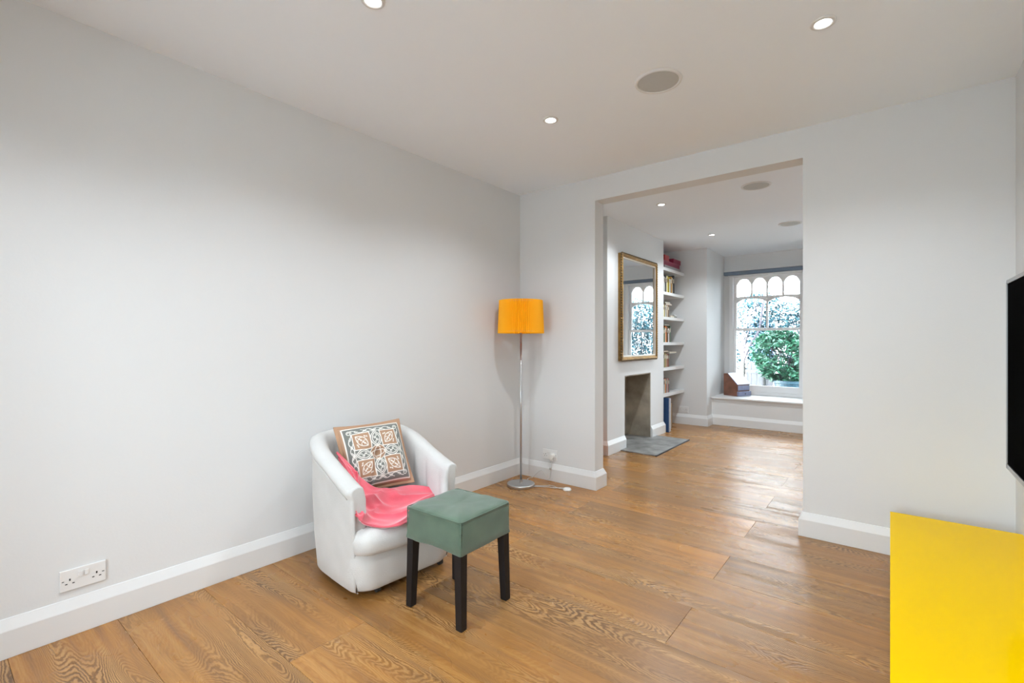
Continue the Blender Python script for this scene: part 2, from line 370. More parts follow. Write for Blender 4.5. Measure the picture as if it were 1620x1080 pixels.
# ------------------------------------------------------------------ windows
def arch_pane(bm, x0, x1, z0, z1, rise, ya, yb):
    """fill between the rectangular top and an arched opening (spandrels)"""
    n = 12; w_ = x1 - x0
    arc = []
    for i in range(n + 1):
        t = i / n; x = x0 + w_ * t
        q = abs(2 * t - 1)
        arc.append((x, z1 - rise * (q ** 2.6)))
    for i in range(n):
        a, b_ = arc[i], arc[i + 1]
        if z1 + .006 - min(a[1], b_[1]) < 1e-4: continue
        prism(bm, [a, b_, (b_[0], z1 + .006), (a[0], z1 + .006)], 1, ya, yb)
def sash_window(n, x0, x1):
    root = bpy.data.objects.new('window_%d' % n, None); C.objects.link(root); root['kind'] = 'structure'; root.location = (0, 0, 0)
    z0, z1 = WZ0, WZ1; Yu0, Yu1, Yl0, Yl1 = 7.945, 7.985, 7.90, 7.94
    zm = 1.385
    bm = B()                                     # box frame and stops
    box(bm, x0, 7.865, z0, x0 + .022, 8.02, z1); box(bm, x1 - .022, 7.865, z0, x1, 8.02, z1)
    box(bm, x0, 7.865, z1 - .022, x1, 8.02, z1); box(bm, x0 - .0, 7.84, z0 - .028, x1 + .0, 8.06, z0 + .012)
    for s, xx in ((1, x0), (-1, x1)):
        xa, xb = sorted((xx, xx - s * .035)); box(bm, xa, 7.885, z0 - .02, xb, 7.9, z1 + .02)
    obj('window_frame', bm, 'sash', root)
    a, b_ = x0 + .022, x1 - .022
    bm = B()                                     # upper sash
    st = .035
    box(bm, a + .0006, Yu0 + .0015, zm - .0185, a + st, Yu1 - .0015, z1 - .0215); box(bm, b_ - st, Yu0 + .0015, zm - .0185, b_ - .0006, Yu1 - .0015, z1 - .0215)
    box(bm, a, Yu0, z1 - .052, b_, Yu1, z1 - .02); box(bm, a, Yu0, zm - .02, b_, Yu1, zm + .02)
    zb = 1.875
    box(bm, a, Yu0 + .004, zb - .014, b_, Yu1 - .004, zb + .014)
    ia, ib = a + st, b_ - st; wd = (ib - ia) / 4; bar = .012
    xm = (ia + ib) / 2
    box(bm, xm - .012, Yu0 + .0045, zm, xm + .012, Yu1 - .0045, z1 - .03)
    for q in (1, 3): box(bm, ia + wd * q - bar, Yu0 + .006, zb, ia + wd * q + bar, Yu1 - .006, z1 - .03)
    for q in range(4):
        arch_pane(bm, ia + wd * q + (bar if q else 0), ia + wd * (q + 1) - (bar if q < 3 else 0), zb, z1 - .055, .085, Yu0 + .0065, Yu1 - .0065)
    for q in range(2):
        arch_pane(bm, ia + wd * 2 * q + (.012 if q else 0), ia + wd * 2 * (q + 1) - (0 if q else .012), zm, zb - .018, .06, Yu0 + .0065, Yu1 - .0065)
    us = obj('upper_sash', bm, 'sash', root)
    for q in range(4):
        bm = B(); box(bm, ia + wd * q + .004, 7.963, zb, ia + wd * (q + 1) - .004, 7.967, z1 - .04); obj('pane', bm, 'glass', us)
    for q in range(2):
        bm = B(); box(bm, ia + wd * 2 * q + .004, 7.963, zm, ia + wd * 2 * (q + 1) - .004, 7.967, zb); obj('pane', bm, 'glass', us)
    bm = B()                                     # lower sash
    box(bm, a + .0006, Yl0 + .0015, z0 + .0135, a + st, Yl1 - .0015, zm + .0165); box(bm, b_ - st, Yl0 + .0015, z0 + .0135, b_ - .0006, Yl1 - .0015, zm + .0165)
    box(bm, a, Yl0, zm - .022, b_, Yl1, zm + .018, bev=.003); box(bm, a, Yl0, z0 + .012, b_, Yl1, z0 + .105, bev=.003)
    ls = obj('lower_sash', bm, 'sash', root)
    bm = B(); box(bm, ia - .004, 7.918, z0 + .1, ib + .004, 7.922, zm - .02); obj('pane', bm, 'glass', ls)
    bm = B(); box(bm, xm - .03, Yl0 - .012, zm + .0, xm + .03, Yl0, zm + .018, bev=.003); obj('catch', bm, 'steel', ls)
sash_window(1, *W1); sash_window(2, *W2)  # second sash added unseen behind the pier, for its daylight
# unseen glazed doors, added behind the camera to let in fill daylight
root = bpy.data.objects.new('fill_door_1', None); C.objects.link(root); root['kind'] = 'structure'
bm = B()
box(bm, -1.40, YR - .12, 0, -1.36, YR - .03, 2.2); box(bm, -.26, YR - .12, 0, -.22, YR - .03, 2.2); box(bm, -1.36, YR - .12, 2.13, -.26, YR - .03, 2.2)
obj('door_frame', bm, 'sash', root)
for i in range(2):
    a = -1.36 + i * .55; b_ = a + .55; bm = B()
    box(bm, a, YR - .1, .02, a + .06, YR - .05, 2.13); box(bm, b_ - .06, YR - .1, .02, b_, YR - .05, 2.13)
    box(bm, a, YR - .1, .02, b_, YR - .05, .12); box(bm, a, YR - .1, 2.05, b_, YR - .05, 2.13)
    lf = obj('door_leaf', bm, 'sash', root)
    bm = B(); box(bm, a + .06, YR - .078, .12, b_ - .06, YR - .072, 2.05); obj('pane', bm, 'glass', lf)

# roller blind under the bay ceiling
t = thing('roller_blind', 'rolled-up slate blue blind with a cassette across the top of the bay window', 'blind', (-.915, 7.86, 2.245))
bm = B(); box(bm, -1.11, -.035, -.026, 1.11, .035, .028, bev=.008); obj('cassette', bm, 'cassette', t)
bm = B(); box(bm, -1.11, -.04, .030, 1.11, .038, .048, bev=.003); tag(obj('top_rail', bm, 'gloss', t), 'white top rail')
bm = B(); cyl(bm, (-1.05, -.01, -.036), (1.05, -.01, -.036), .008, seg=12); obj('bottom_bar', bm, 'sash', t, smooth=True)

# ------------------------------------------------------------------ ceiling fittings
def downlight(x, y, label):
    t = thing('ceiling_light', label, 'ceiling light', (x, y, H), group='recessed downlights')
    bm = B(); lathe(bm, [(.030, -.001), (.031, -.006), (.036, -.008), (.045, -.006), (.047, -.0005)], 40); obj('bezel', bm, 'gloss', t, smooth=True)
    bm = B(); lathe(bm, [(.0005, -.0035), (.02, -.0035), (.030, -.002)], 32); obj('lens', bm, 'lens', t)
    d = bpy.data.lights.new('lamp', 'SPOT'); d.energy = SPOT_W * (1.25 if y > YB else 1); d.color = SPOT_COL; d.spot_size = math.radians(140); d.spot_blend = .7; d.shadow_soft_size = .010
    o = bpy.data.objects.new('lamp', d); C.objects.link(o); o.parent = t; o.location = (0, 0, -.012)
downlight(-1.572, 1.109, 'recessed ceiling downlight cut by the top edge of the photo')
downlight(-.218, 2.35, 'recessed ceiling downlight nearest the top right, in the front room')
downlight(-1.588, 2.367, 'recessed ceiling downlight between the round speaker and the left wall')
downlight(-1.731, 4.494, 'recessed downlight just through the opening, in front of the gilt mirror')
downlight(-1.732, 6.161, 'recessed downlight farthest off, near the top shelf and bay')
downlight(-.218, 1.109, 'recessed downlight in the front room, out of view above the yellow cabinet')
downlight(-1.572, -.15, 'recessed downlight behind the viewer on the left')
downlight(-.218, -.15, 'recessed downlight behind the viewer on the right')
downlight(-.05, 4.494, 'recessed downlight of the far room hidden behind the right pier')
downlight(-.05, 6.161, 'recessed downlight of the far room hidden near the bay')
def ceiling_speaker(x, y, label):
    t = thing('ceiling_speaker', label, 'speaker', (x, y, H), group='round ceiling speakers')
    bm = B(); lathe(bm, [(.100, -.002), (.101, -.007), (.106, -.009), (.114, -.007), (.117, -.0005)], 48); obj('rim', bm, 'gloss', t, smooth=True)
    bm = B(); lathe(bm, [(.0005, -.0065), (.06, -.0062), (.100, -.0045)], 48); obj('grille', bm, 'grille', t, smooth=True)
ceiling_speaker(-.924, 2.357, 'large round ceiling speaker with grey grille in the front room')
ceiling_speaker(-.891, 4.45, 'round ceiling speaker through the opening, nearer of the far pair')
ceiling_speaker(-.877, 6.116, 'round ceiling speaker farthest off, by the bay window')

# ------------------------------------------------------------------ sockets
def slots(bm, cx, cz, y):
    box(bm, cx - .0022, y - .0012, cz + .006, cx + .0022, y + .002, cz + .0145)
    for s in (-1, 1): box(bm, cx + s * .011 - .0036, y - .0012, cz - .0075, cx + s * .011 + .0036, y + .002, cz - .004)
def socket(loc, rz, label, left_round=False):
    """double socket in its own XZ plane, facing -Y"""
    t = thing('wall_socket', label, 'socket', loc, rz)
    bm = B(); box(bm, -.073, -.0085, -.043, .073, 0, .043, bev=.003); obj('face_plate', bm, 'plastic', t)
    for cx_ in (-.042, .042):
        bm = B(); slots(bm, cx_, -.008, -.0085); q_ = math.copysign(.063, cx_); box(bm, q_ - .0035, -.0095, -.002, q_ + .0035, -.006, .0005); obj('pin_holes', bm, 'slot', t)
    for cx_, s in ((-.0095, 1), (.0095, -1)):
        bm = B(); box(bm, cx_ - .0065, -.0085 - .0035, .006, cx_ + .0065, -.008, .027, bev=.0012); o = obj('switch', bm, 'plastic', t); o.location = (0, -.0015 * s - .001, 0)
    return t
socket((XL, .438, .2235), math.radians(90), 'white double wall socket with both outlets empty low on the left wall')
s2 = socket((-2.305, YB, .222), 0, 'white double wall socket beside the floor lamp holding one round plug')
socket((-2.36, YF, .212), 0, 'white double wall socket beneath the shelves on the far wall')

# ------------------------------------------------------------------ floor lamp
LX, LY = -2.406, 3.144
t = thing('floor_lamp', 'slim steel floor lamp with pleated orange drum shade in the room corner', 'floor lamp', (LX, LY, 0))
bm = B(); lathe(bm, [(.0005, 0), (.112, 0), (.115, .003), (.115, .019), (.112, .023), (.03, .026), (.014, .028), (.012, .05), (.009, .052)], 56); obj('base', bm, 'steel', t, smooth=False)
bm = B(); cyl(bm, (0, 0, .03), (0, 0, 1.33), .0078, seg=20); obj('pole', bm, 'steel', t, smooth=True)
bm = B(); lathe(bm, [(.012, 1.30), (.019, 1.31), (.019, 1.37), (.016, 1.385)], 24); hold = obj('bulb_holder', bm, 'plastic', t, smooth=True)
bm = B(); bmesh.ops.create_uvsphere(bm, u_segments=20, v_segments=14, radius=.03, matrix=Matrix.Translation((0, 0, 1.42))); obj('bulb', bm, 'bulb', hold, smooth=True)
bm = B(); npl = 78; seg = npl * 4; zs = [1.268, 1.30, 1.40, 1.50, 1.542]
rings = []
for z in zs:
    f_ = (z - 1.268) / .274; R0 = .187 - .011 * f_
    rings.append([bm.verts.new(((R0 + .0065 * math.cos(2 * PI * i / 4)) * math.cos(2 * PI * i / seg), (R0 + .0065 * math.cos(2 * PI * i / 4)) * math.sin(2 * PI * i / seg), z)) for i in range(seg)])
for a, b_ in zip(rings, rings[1:]):
    for i in range(seg): bm.faces.new((a[i], a[(i + 1) % seg], b_[(i + 1) % seg], b_[i]))
sh = obj('lamp_shade', bm, 'shade', t)
md = sh.modifiers.new('thick', 'SOLIDIFY'); md.thickness = .0014
bm = B()
for z, R0 in ((1.285, .181), (1.528, .171)):
    tube(bm, [Vector((R0 * math.cos(a * PI / 20), R0 * math.sin(a * PI / 20), z)) for a in range(40)], .0022, 6, closed=True)
for a in range(3):
    tube(bm, [Vector((.018 * math.cos(a * 2.094), .018 * math.sin(a * 2.094), 1.375)), Vector((.171 * math.cos(a * 2.094), .171 * math.sin(a * 2.094), 1.528))], .0018, 6)
obj('shade_ring', bm, 'gloss', t, smooth=True)
# plug, lead and foot switch
t2 = thing('lamp_lead', 'grey flex with round plug and clear foot switch running from the floor lamp', 'cable', (LX, LY, 0))
def P(x, y, z): return Vector((x - LX, y - LY, z))
bm = B(); cyl(bm, P(-2.272, YB - .010, .214), P(-2.272, YB - .045, .214), .027, .024, 24); box(bm, -2.283 - LX, YB - .042 - LY, .178, -2.261 - LX, YB - .018 - LY, .20, bev=.003); obj('plug', bm, 'clear', t2)
bm = B()
tube(bm, smoothpath([P(-2.272, YB - .03, .18), P(-2.272, YB - .04, .12), P(-2.275, YB - .045, .06), P(-2.278, YB - .05, .03), P(-2.30, YB - .05, .022), P(-2.32, YB - .05, .05), P(-2.36, YB - .05, .085), P(-2.40, YB - .06, .06), P(-2.45, YB - .06, .012), P(-2.47, YB - .1, .006), P(-2.42, LY + .108, .006)], 8), .0028, 8)
tube(bm, smoothpath([P(LX + .10, LY + .055, .006), P(-2.26, 3.24, .005), P(-2.19, 3.29, .005), P(-2.13, 3.27, .006), P(-2.075, 3.275, .008)], 8), .0028, 8)
tube(bm, smoothpath([P(LX + .112, LY + .03, .006), P(-2.27, 3.2, .005), P(-2.20, 3.24, .005), P(-2.15, 3.25, .005), P(-2.11, 3.285, .005), P(-2.07, 3.30, .008)], 8), .0028, 8)
obj('flex', bm, 'cable', t2, smooth=True)
bm = B(); cyl(bm, P(-2.274, YB - .042, .132), P(-2.275, YB - .046, .105), .009, seg=14); obj('cable_clip', bm, 'grille', t2, smooth=True)
bm = B(); lathe(bm, [(.0005, .022), (.02, .021), (.030, .016), (.034, .006), (.034, 0), (.0005, 0)], 28, c=tuple(P(-2.04, 3.28, 0))); obj('foot_switch', bm, 'clear', t2, smooth=True)

# ------------------------------------------------------------------ television
t = thing('television', 'black flat-screen television with thin silver bezel on the right wall', 'television', (.42, 2.265, 1.056))
bm = B(); box(bm, -.012, -.725, -.41, .030, .725, .41, bev=.004); obj('housing', bm, 'darkplastic', t)
bm = B(); w_, h_ = .727, .412
box(bm, -.020, -w_, h_ - .016, -.008, w_, h_); box(bm, -.020, -w_, -h_, -.008, w_, -h_ + .020)
box(bm, -.020, -w_, -h_, -.008, -w_ + .012, h_); box(bm, -.020, w_ - .009, -h_, -.008, w_, h_)
obj('bezel', bm, 'silver', t)
bm = B(); box(bm, -.0165, -w_ + .012, -h_ + .020, -.011, w_ - .009, h_ - .016); obj('screen', bm, 'tvblack', t)
bm = B(); box(bm, .030, -.2, -.2, .0715, .2, .2); obj('wall_bracket', bm, 'darkplastic', t)

# ------------------------------------------------------------------ yellow cabinet
t = thing('tv_cabinet', 'long low glossy yellow cabinet standing under the television', 'cabinet', (.235, 2.37, 0))
bm = B(); box(bm, -.235, -.90, .27, .2565, .90, .286, bev=.0012); obj('cabinet_top', bm, 'yellow', t)
bm = B(); box(bm, -.215, -.895, .03, .2365, .895, .27); obj('cabinet_body', bm, 'yellow', t)
for yy in (-.8, 0, .8):
    for xx in (-.17, .19): bm = B(); cyl(bm, (xx, yy, 0), (xx, yy, .03), .018, seg=16); obj('foot', bm, 'darkplastic', t)
for i in range(3):
    bm = B(); ya = -.9 + i * .6
    box(bm, -.235, ya + .0015, .032, -.2165, ya + .5985, .267, bev=.001); obj('door', bm, 'yellow', t)

# ------------------------------------------------------------------ tub armchair
A_OR = Vector((-2.15, 1.55, 0)); A_RZ = math.radians(-4)
chair = thing('tub_armchair', 'cream canvas tub armchair on castors against the left wall', 'armchair', tuple(A_OR), A_RZ)
def plan(scale_n=1.0, n_arc=36, ef=.29, hw=.31, back=.335, rc=0):
    """U-shaped outer plan from left front (n<0) round the back to right front; returns (point, normal) list"""
    pts = []
    e1 = -.02
    for i in range(10): pts.append((ef + (e1 - ef) * i / 10, -hw))
    for i in range(n_arc + 1):
        a = -PI / 2 - PI * i / n_arc
        ca, sa = math.cos(a), math.sin(a)
        x = abs(ca) ** .88 * (-1 if ca < 0 else 1) * (back + e1); y = abs(sa) ** .88 * (1 if sa > 0 else -1) * hw
        pts.append((e1 + x, y))
    for i in range(1, 11): pts.append((e1 + (ef - e1) * i / 10, hw))
    return pts
def resample(pts, n):
    P_ = [Vector((p[0], p[1])) for p in pts]; L_ = [0]
    for a, b_ in zip(P_, P_[1:]): L_.append(L_[-1] + (b_ - a).length)
    out = []; j = 0
    for k in range(n):
        s = L_[-1] * k / (n - 1)
        while j < len(P_) - 2 and L_[j + 1] < s: j += 1
        t_ = (s - L_[j]) / max(1e-9, L_[j + 1] - L_[j]); out.append(P_[j].lerp(P_[j + 1], min(1, t_)))
    return out, L_[-1]
NP = 150
up_, LEN = resample(plan(ef=.248, hw=.312), NP)
nr = []
for i in range(NP):
    d = up_[min(i + 1, NP - 1)] - up_[max(i - 1, 0)]; d.normalize(); nr.append(Vector((d.y, -d.x)))
# smooth the normals, point outward
for _ in range(3): nr = [((nr[max(i - 1, 0)] + nr[i] * 2 + nr[min(i + 1, NP - 1)])).normalized() for i in range(NP)]
if nr[NP // 2].x > 0: nr = [-x for x in nr]
def ztop(e):
    t_ = min(1, max(0, (e + .20) / .49)); t_ = t_ * t_ * (3 - 2 * t_) * .35 + t_ * .65
    return .705 - .175 * t_
bm = B(); secs = []
capsteps = [(.030, .50), (.029, .72), (.022, .88), (.010, .97)]
def section(i, push=0, shrink=1.0):
    p, n = up_[i], nr[i]; zt = ztop(p.x); s = LEN * i / (NP - 1)
    th = .076
    tuft = abs(math.sin(PI * (s - LEN / 2 + .058) / .116)) ** .4
    flare = lambda z: -.030 * (1 - min(1, z / .5)) ** 1.3
    pr = [(flare(.035) - .012, .036), (flare(.05), .05), (flare(.12), .12), (flare(.2), .2), (flare(.3), .3), (flare(.4), .4 if zt > .5 else .38),
          (0.0, zt - .085), (.002, zt - .062), (.001, zt - .055), (.010, zt - .045), (.012, zt - .028), (.004, zt - .010), (-.014, zt - .001), (-.036, zt + .003), (-.054, zt - .002), (-.068, zt - .014), (-.076, zt - .035)]
    inn = [(-th - .000 - .012 * tuft, zt - .07), (-th - .024 * tuft + .008, zt - .12), (-th - .026 * tuft + .008, .42), (-th - .012, .34), (-th - .008, .25), (-th, .20)]
    pr = pr + inn
    rc = .10; ex = max(0, p.x - (.295 - rc)); rnd_ = rc - math.sqrt(max(0, rc * rc - min(ex, rc * .97) ** 2))
    kz = lambda z: (lambda q: q * q * (3 - 2 * q))(min(1, max(0, (.34 - z) / .16)))
    pr = [(o_ - (rnd_ * kz(z) if q < 8 else 0), z) for q, (o_, z) in enumerate(pr)]
    # keep monotone on the low arms
    mid = -th / 2
    out = []
    for o_, z in pr:
        if shrink < 1: o_ = mid + (o_ - mid) * shrink; z = zt - .02 + (z - (zt - .02)) * (1 if z < zt - .03 else shrink)
        w2 = Vector((p.x, p.y)) + n * o_
        tg = Vector((1, 0))
        out.append(bm.verts.new((w2.x + push * (1 - kz(z)), w2.y, z)))
    return out
for push, shr in capsteps: secs.append(section(0, push, shr))
for i in range(NP): secs.append(section(i))
for push, shr in capsteps[::-1]: secs.append(section(NP - 1, push, shr))
ns_ = len(secs[0])
for a, b_ in zip(secs, secs[1:]):
    for k in range(ns_ - 1): bm.faces.new((a[k], a[k + 1], b_[k + 1], b_[k]))
bm.faces.new(secs[0]); bm.faces.new(secs[-1][::-1])
for v in bm.verts:
    q = mnoise.noise(v.co * 7) * .004; v.co.x += q; v.co.y += mnoise.noise(v.co * 6 + Vector((5, 3, 1))) * .004
obj('backrest', bm, 'canvas', chair, smooth=True)
# piping along the outer crease and up the arm fronts
bm = B()
tube(bm, [Vector((up_[i].x + nr[i].x * .002, up_[i].y + nr[i].y * .002, ztop(up_[i].x) - .058)) for i in range(0, NP, 2)], .0028, 6)
obj('piping', bm, 'canvas', chair, smooth=True)
def closed_plan(ef, hw, back, rc=.085):
    pts = [(p.x, p.y) for p in resample(plan(ef=ef - rc, hw=hw, back=back), 70)[0]]
    fr = []
    for i in range(1, 10):
        a = PI / 2 * (1 - i / 9); fr.append((ef - rc + rc * math.cos(a), hw - rc + rc * math.sin(a)))
    for i in range(1, 8): fr.append((ef, (hw - rc) * (1 - 2 * i / 8)))
    for i in range(0, 9):
        a = -PI / 2 * i / 9; fr.append((ef - rc + rc * math.cos(a), -(hw - rc) + rc * math.sin(a)))
    return pts + fr
def loft(bm, rings):
    R = [[bm.verts.new(p) for p in r] for r in rings]
    for a, b_ in zip(R, R[1:]):
        n = len(a)
        for i in range(n): bm.faces.new((a[i], a[(i + 1) % n], b_[(i + 1) % n], b_[i]))
    bm.faces.new(R[0]); bm.faces.new(R[-1][::-1])
bm = B(); base_rings = []
for z, d in ((.036, -.03), (.042, -.016), (.055, -.006), (.09, -.001), (.15, .003), (.205, .003), (.218, -.003), (.224, -.02)):
    base_rings.append([(x, y, z) for x, y in closed_plan(.298 + d, .280 + d * .6 + .012 * (z / .2), .285, .10)])
loft(bm, base_rings); obj('chair_base', bm, 'canvas', chair, smooth=True)
# seat cushion: grid-based rounded block with a wide front
bm = B(); rings = []
def cplan(ins):
    pts = []
    ef, hwf, hwb, eb = .343 - ins, .288 - ins, .205 - ins, -.22 + ins
    raw = [(eb, -hwb), (.10, -hwb - .01), (.20, -hwb - .035), (.25, -hwf), (ef - .045, -hwf), (ef - .012, -hwf + .035), (ef, -hwf + .10), (ef + .012, 0), (ef, hwf - .10), (ef - .012, hwf - .035), (ef - .045, hwf), (.25, hwf), (.20, hwb + .035), (.10, hwb + .01), (eb, hwb), (eb - .02, 0)]
    sp = smoothpath([(a, b_, 0) for a, b_ in raw + [raw[0]]], 5)[:-1]
    return [(p.x, p.y) for p in sp]
for z, ins in ((.222, .045), (.224, .020), (.232, .006), (.25, .0), (.285, -.004), (.305, .002), (.327, .014), (.340, .034), (.346, .065), (.350, .11)):
    rings.append([(x, y, z) for x, y in cplan(ins)])
loft(bm, rings); obj('seat_cushion', bm, 'canvas', chair, smooth=True)
for cx_, cy_ in ((.235, -.15), (.235, .23), (-.2, -.16), (-.2, .16)):
    bm = B(); cyl(bm, (cx_, cy_ - .010, .016), (cx_, cy_ + .010, .016), .016, seg=18); box(bm, cx_ - .012, cy_ - .013, .018, cx_ + .012, cy_ + .013, .038, bev=.002)
    obj('castor', bm, 'slot', chair)
bm = B(); box(bm, -.2, -.2, .028, .22, .22, .037); obj('underside', bm, 'slot', chair)

# ------------------------------------------------------------------ patterned cushion
def cushion_pattern(N):
    """colour field on [-1,1]^2: ribbon-work scrolls in white on grey with tan squares"""
    xs = np.linspace(-1, 1, N); X, Y = np.meshgrid(xs, xs, indexing='ij')
    col = np.zeros((N, N, 3)); tan = np.array((.40, .235, .14)); grey = np.array((.155, .16, .145)); white = np.array((.80, .78, .72)); gold = np.array((.30, .17, .06))
    col[:] = tan
    inn = (abs(X) < .84) & (abs(Y) < .84); col[inn] = grey
    sq = (abs(abs(X) - .40) < .235) & (abs(abs(Y) - .40) < .235) & inn; col[sq] = tan * .9
    col[(X ** 2 + Y ** 2) < .045] = tan * .8
    lines = []
    def add(p, w=.017): lines.append((np.array(p), w))
    def rect(cx, cy, h, w=.017): add([(cx - h, cy - h), (cx + h, cy - h), (cx + h, cy + h), (cx - h, cy + h), (cx - h, cy - h)], w)
    rect(0, 0, .86, .024)
    th = np.linspace(0, 2 * PI, 40)
    for sx in (-1, 1):
        for sy in (-1, 1):
            c = np.array((.40 * sx, .40 * sy)); rect(c[0], c[1], .245, .018)
            a = np.array((sx, sy)) / 2 ** .5; b_ = np.array((-a[1], a[0])); tt = np.linspace(-1, 1, 16)
            for s in (-1, 1): add([c + a * .22 * q + b_ * s * .11 * (1 - q * q) for q in tt], .015)
            add([c - a * .2, c + a * .2], .012)
            for q in (-.08, .06):
                for s in (-1, 1): add([c + a * (q + .045 * math.sin(v)) + b_ * s * (.04 + .035 * math.cos(v)) for v in np.linspace(0, 4.2, 12)], .012)
            for s in (-1, 1): add([c + b_ * s * (.15 + .05 * q) + a * .05 * math.sin(q * 6) for q in np.linspace(0, 1, 8)], .012)
            k = np.array((.70 * sx, .70 * sy))
            add([k + .075 * np.array((math.cos(v), math.sin(v))) * (1 - v / 14) for v in np.linspace(0, 9, 30)], .014)
    for ax in range(4):
        r = ax * PI / 2; R_ = np.array(((math.cos(r), -math.sin(r)), (math.sin(r), math.cos(r))))
        tt = np.linspace(-1, 1, 18)
        for k, sc_ in ((.155, 1), (.105, .78)):
            for s in (-1, 1): add([R_ @ np.array((.40 + .24 * sc_ * q, s * k * (1 - q * q))) for q in tt], .016)
        add([R_ @ np.array((.40 + .12 * q, .035 * math.sin(q * 6))) for q in tt], .012)
        for s in (-1, 1):
            add([R_ @ np.array((.40 + .03 * math.cos(v) + .04 * s, s * .035 + .03 * math.sin(v))) for v in np.linspace(0, 5, 12)], .011)
            add([R_ @ np.array((.64 + .10 * q, s * (-.06 + .16 * q))) for q in np.linspace(0, 1, 6)], .014)
        # border scroll
        u = np.linspace(-.64, .64, 90)
        add([R_ @ np.array((.715 + .052 * math.sin(v * 12.5), v)) for v in u], .015)
        add([R_ @ np.array((.715 - .052 * math.sin(v * 12.5), v)) for v in u[20:70]], .012)
        for c0 in (-.5, -.25, .25, .5):
            add([R_ @ np.array((.715 + .03 * math.cos(v), c0 + .04 * math.sin(v))) for v in np.linspace(0, 5, 12)], .010)
        add([R_ @ np.array((.17 * math.cos(v) * (1 if abs(v) < 9 else 1), .08 * math.sin(v))) for v in th], .013)
    add([(.20 * math.cos(v), .20 * math.sin(v)) for v in th], .013)
    D = np.full((N, N), 9.0)
    for pts, w_ in lines:
        for p, q in zip(pts[:-1], pts[1:]):
            lo = np.minimum(p, q) - .04; hi = np.maximum(p, q) + .04
            i0, i1 = np.searchsorted(xs, (lo[0], hi[0])); j0, j1 = np.searchsorted(xs, (lo[1], hi[1]))
            if i1 <= i0 or j1 <= j0: continue
            gx, gy = X[i0:i1, j0:j1], Y[i0:i1, j0:j1]; d = q - p; L2 = max(1e-9, d @ d)
            t_ = np.clip(((gx - p[0]) * d[0] + (gy - p[1]) * d[1]) / L2, 0, 1)
            dd = np.hypot(gx - p[0] - t_ * d[0], gy - p[1] - t_ * d[1]) - w_ * .62
            D[i0:i1, j0:j1] = np.minimum(D[i0:i1, j0:j1], dd)
    f = np.clip(.5 - D / .010, 0, 1)[..., None]
    col = col * (1 - f) + white * f
    return col
def pillowmat():
    m, t_, b_ = nodes('ribbonwork_print'); a = t_.nodes.new('ShaderNodeAttribute'); a.attribute_name = 'print'
    t_.links.new(a.outputs['Color'], b_.inputs['Base Color']); b_.inputs['Roughness'].default_value = .8; b_.inputs['Sheen Weight'].default_value = .2
    return m
M['pillow'] = pillowmat()
NN = 260
colf = cushion_pattern(NN)
S = .185
g = np.linspace(-1, 1, NN); U_, V_ = np.meshgrid(g, g, indexing='ij')
prof = np.clip(1 - np.abs(U_ / .93) ** 3.2, 0, 1) ** .55 * np.clip(1 - np.abs(V_ / .93) ** 3.2, 0, 1) ** .55
rag = 1 - .05 * (1 - V_ ** 2) * np.abs(U_) ** 3
rag2 = 1 - .05 * (1 - U_ ** 2) * np.abs(V_) ** 3
crease = -.012 * np.exp(-((U_ * .6 + V_ * .8 + .05) / .10) ** 2) * np.exp(-((U_ * .8 - V_ * .6 + .1) / .5) ** 2) - .008 * np.exp(-((U_ * .9 - V_ * .35) / .07) ** 2) * (V_ < .1)
Zf = .066 * prof + crease * 1.7 + .004 * np.sin(U_ * 5 + V_ * 3) * prof + .004
verts = []; top = np.stack([U_ * S * rag, V_ * S * rag2, Zf], -1).reshape(-1, 3)
nb = 40
gb = np.linspace(-1, 1, nb); Ub, Vb = np.meshgrid(gb, gb, indexing='ij')
pb = np.clip(1 - np.abs(Ub / .93) ** 3.2, 0, 1) ** .55 * np.clip(1 - np.abs(Vb / .93) ** 3.2, 0, 1) ** .55
bot = np.stack([Ub * S * (1 - .05 * (1 - Vb ** 2) * np.abs(Ub) ** 3), Vb * S * (1 - .05 * (1 - Ub ** 2) * np.abs(Vb) ** 3), -.05 * pb - .001], -1).reshape(-1, 3)
# 3-D frame of the cushion in chair space: corners measured on the seat
BL, BR, TR, TL = (Vector(p) for p in ((.035, -.195, .415), (.085, .155, .425), (-.085, .185, .755), (-.150, -.165, .745)))
cen = (BL + BR + TR + TL) / 4; ux = ((BR + TR) - (BL + TL)).normalized(); uy = ((TL + TR) - (BL + BR)); uy = (uy - ux * uy.dot(ux)).normalized(); uz = ux.cross(uy)
cu = thing('scatter_cushion', 'square ribbonwork cushion in grey and tan leaning inside the tub armchair', 'cushion')
RM = Matrix.Rotation(A_RZ, 4, 'Z'); MW = Matrix.Translation(A_OR) @ RM
fr = Matrix(((ux.x, uy.x, uz.x, cen.x), (ux.y, uy.y, uz.y, cen.y), (ux.z, uy.z, uz.z, cen.z), (0, 0, 0, 1)))
cu.matrix_world = MW @ fr
I = np.arange(NN * NN).reshape(NN, NN)
fc = np.stack([I[:-1, :-1], I[1:, :-1], I[1:, 1:], I[:-1, 1:]], -1).reshape(-1, 4)
me = bpy.data.meshes.new('cushion_front'); me.from_pydata(top.tolist(), [], fc.tolist())
at = me.color_attributes.new('print', 'FLOAT_COLOR', 'POINT'); at.data.foreach_set('color', np.concatenate([colf.reshape(-1, 3), np.ones((NN * NN, 1))], 1).ravel())
me.materials.append(M['pillow']); me.polygons.foreach_set('use_smooth', [True] * len(me.polygons))
o = bpy.data.objects.new('cushion_front', me); C.objects.link(o); o.parent = cu
M['tan'] = mat('tan_cotton', (.40, .235, .14), .85)
I = np.arange(nb * nb).reshape(nb, nb)
fb = np.stack([I[:-1, 1:], I[1:, 1:], I[1:, :-1], I[:-1, :-1]], -1).reshape(-1, 4)
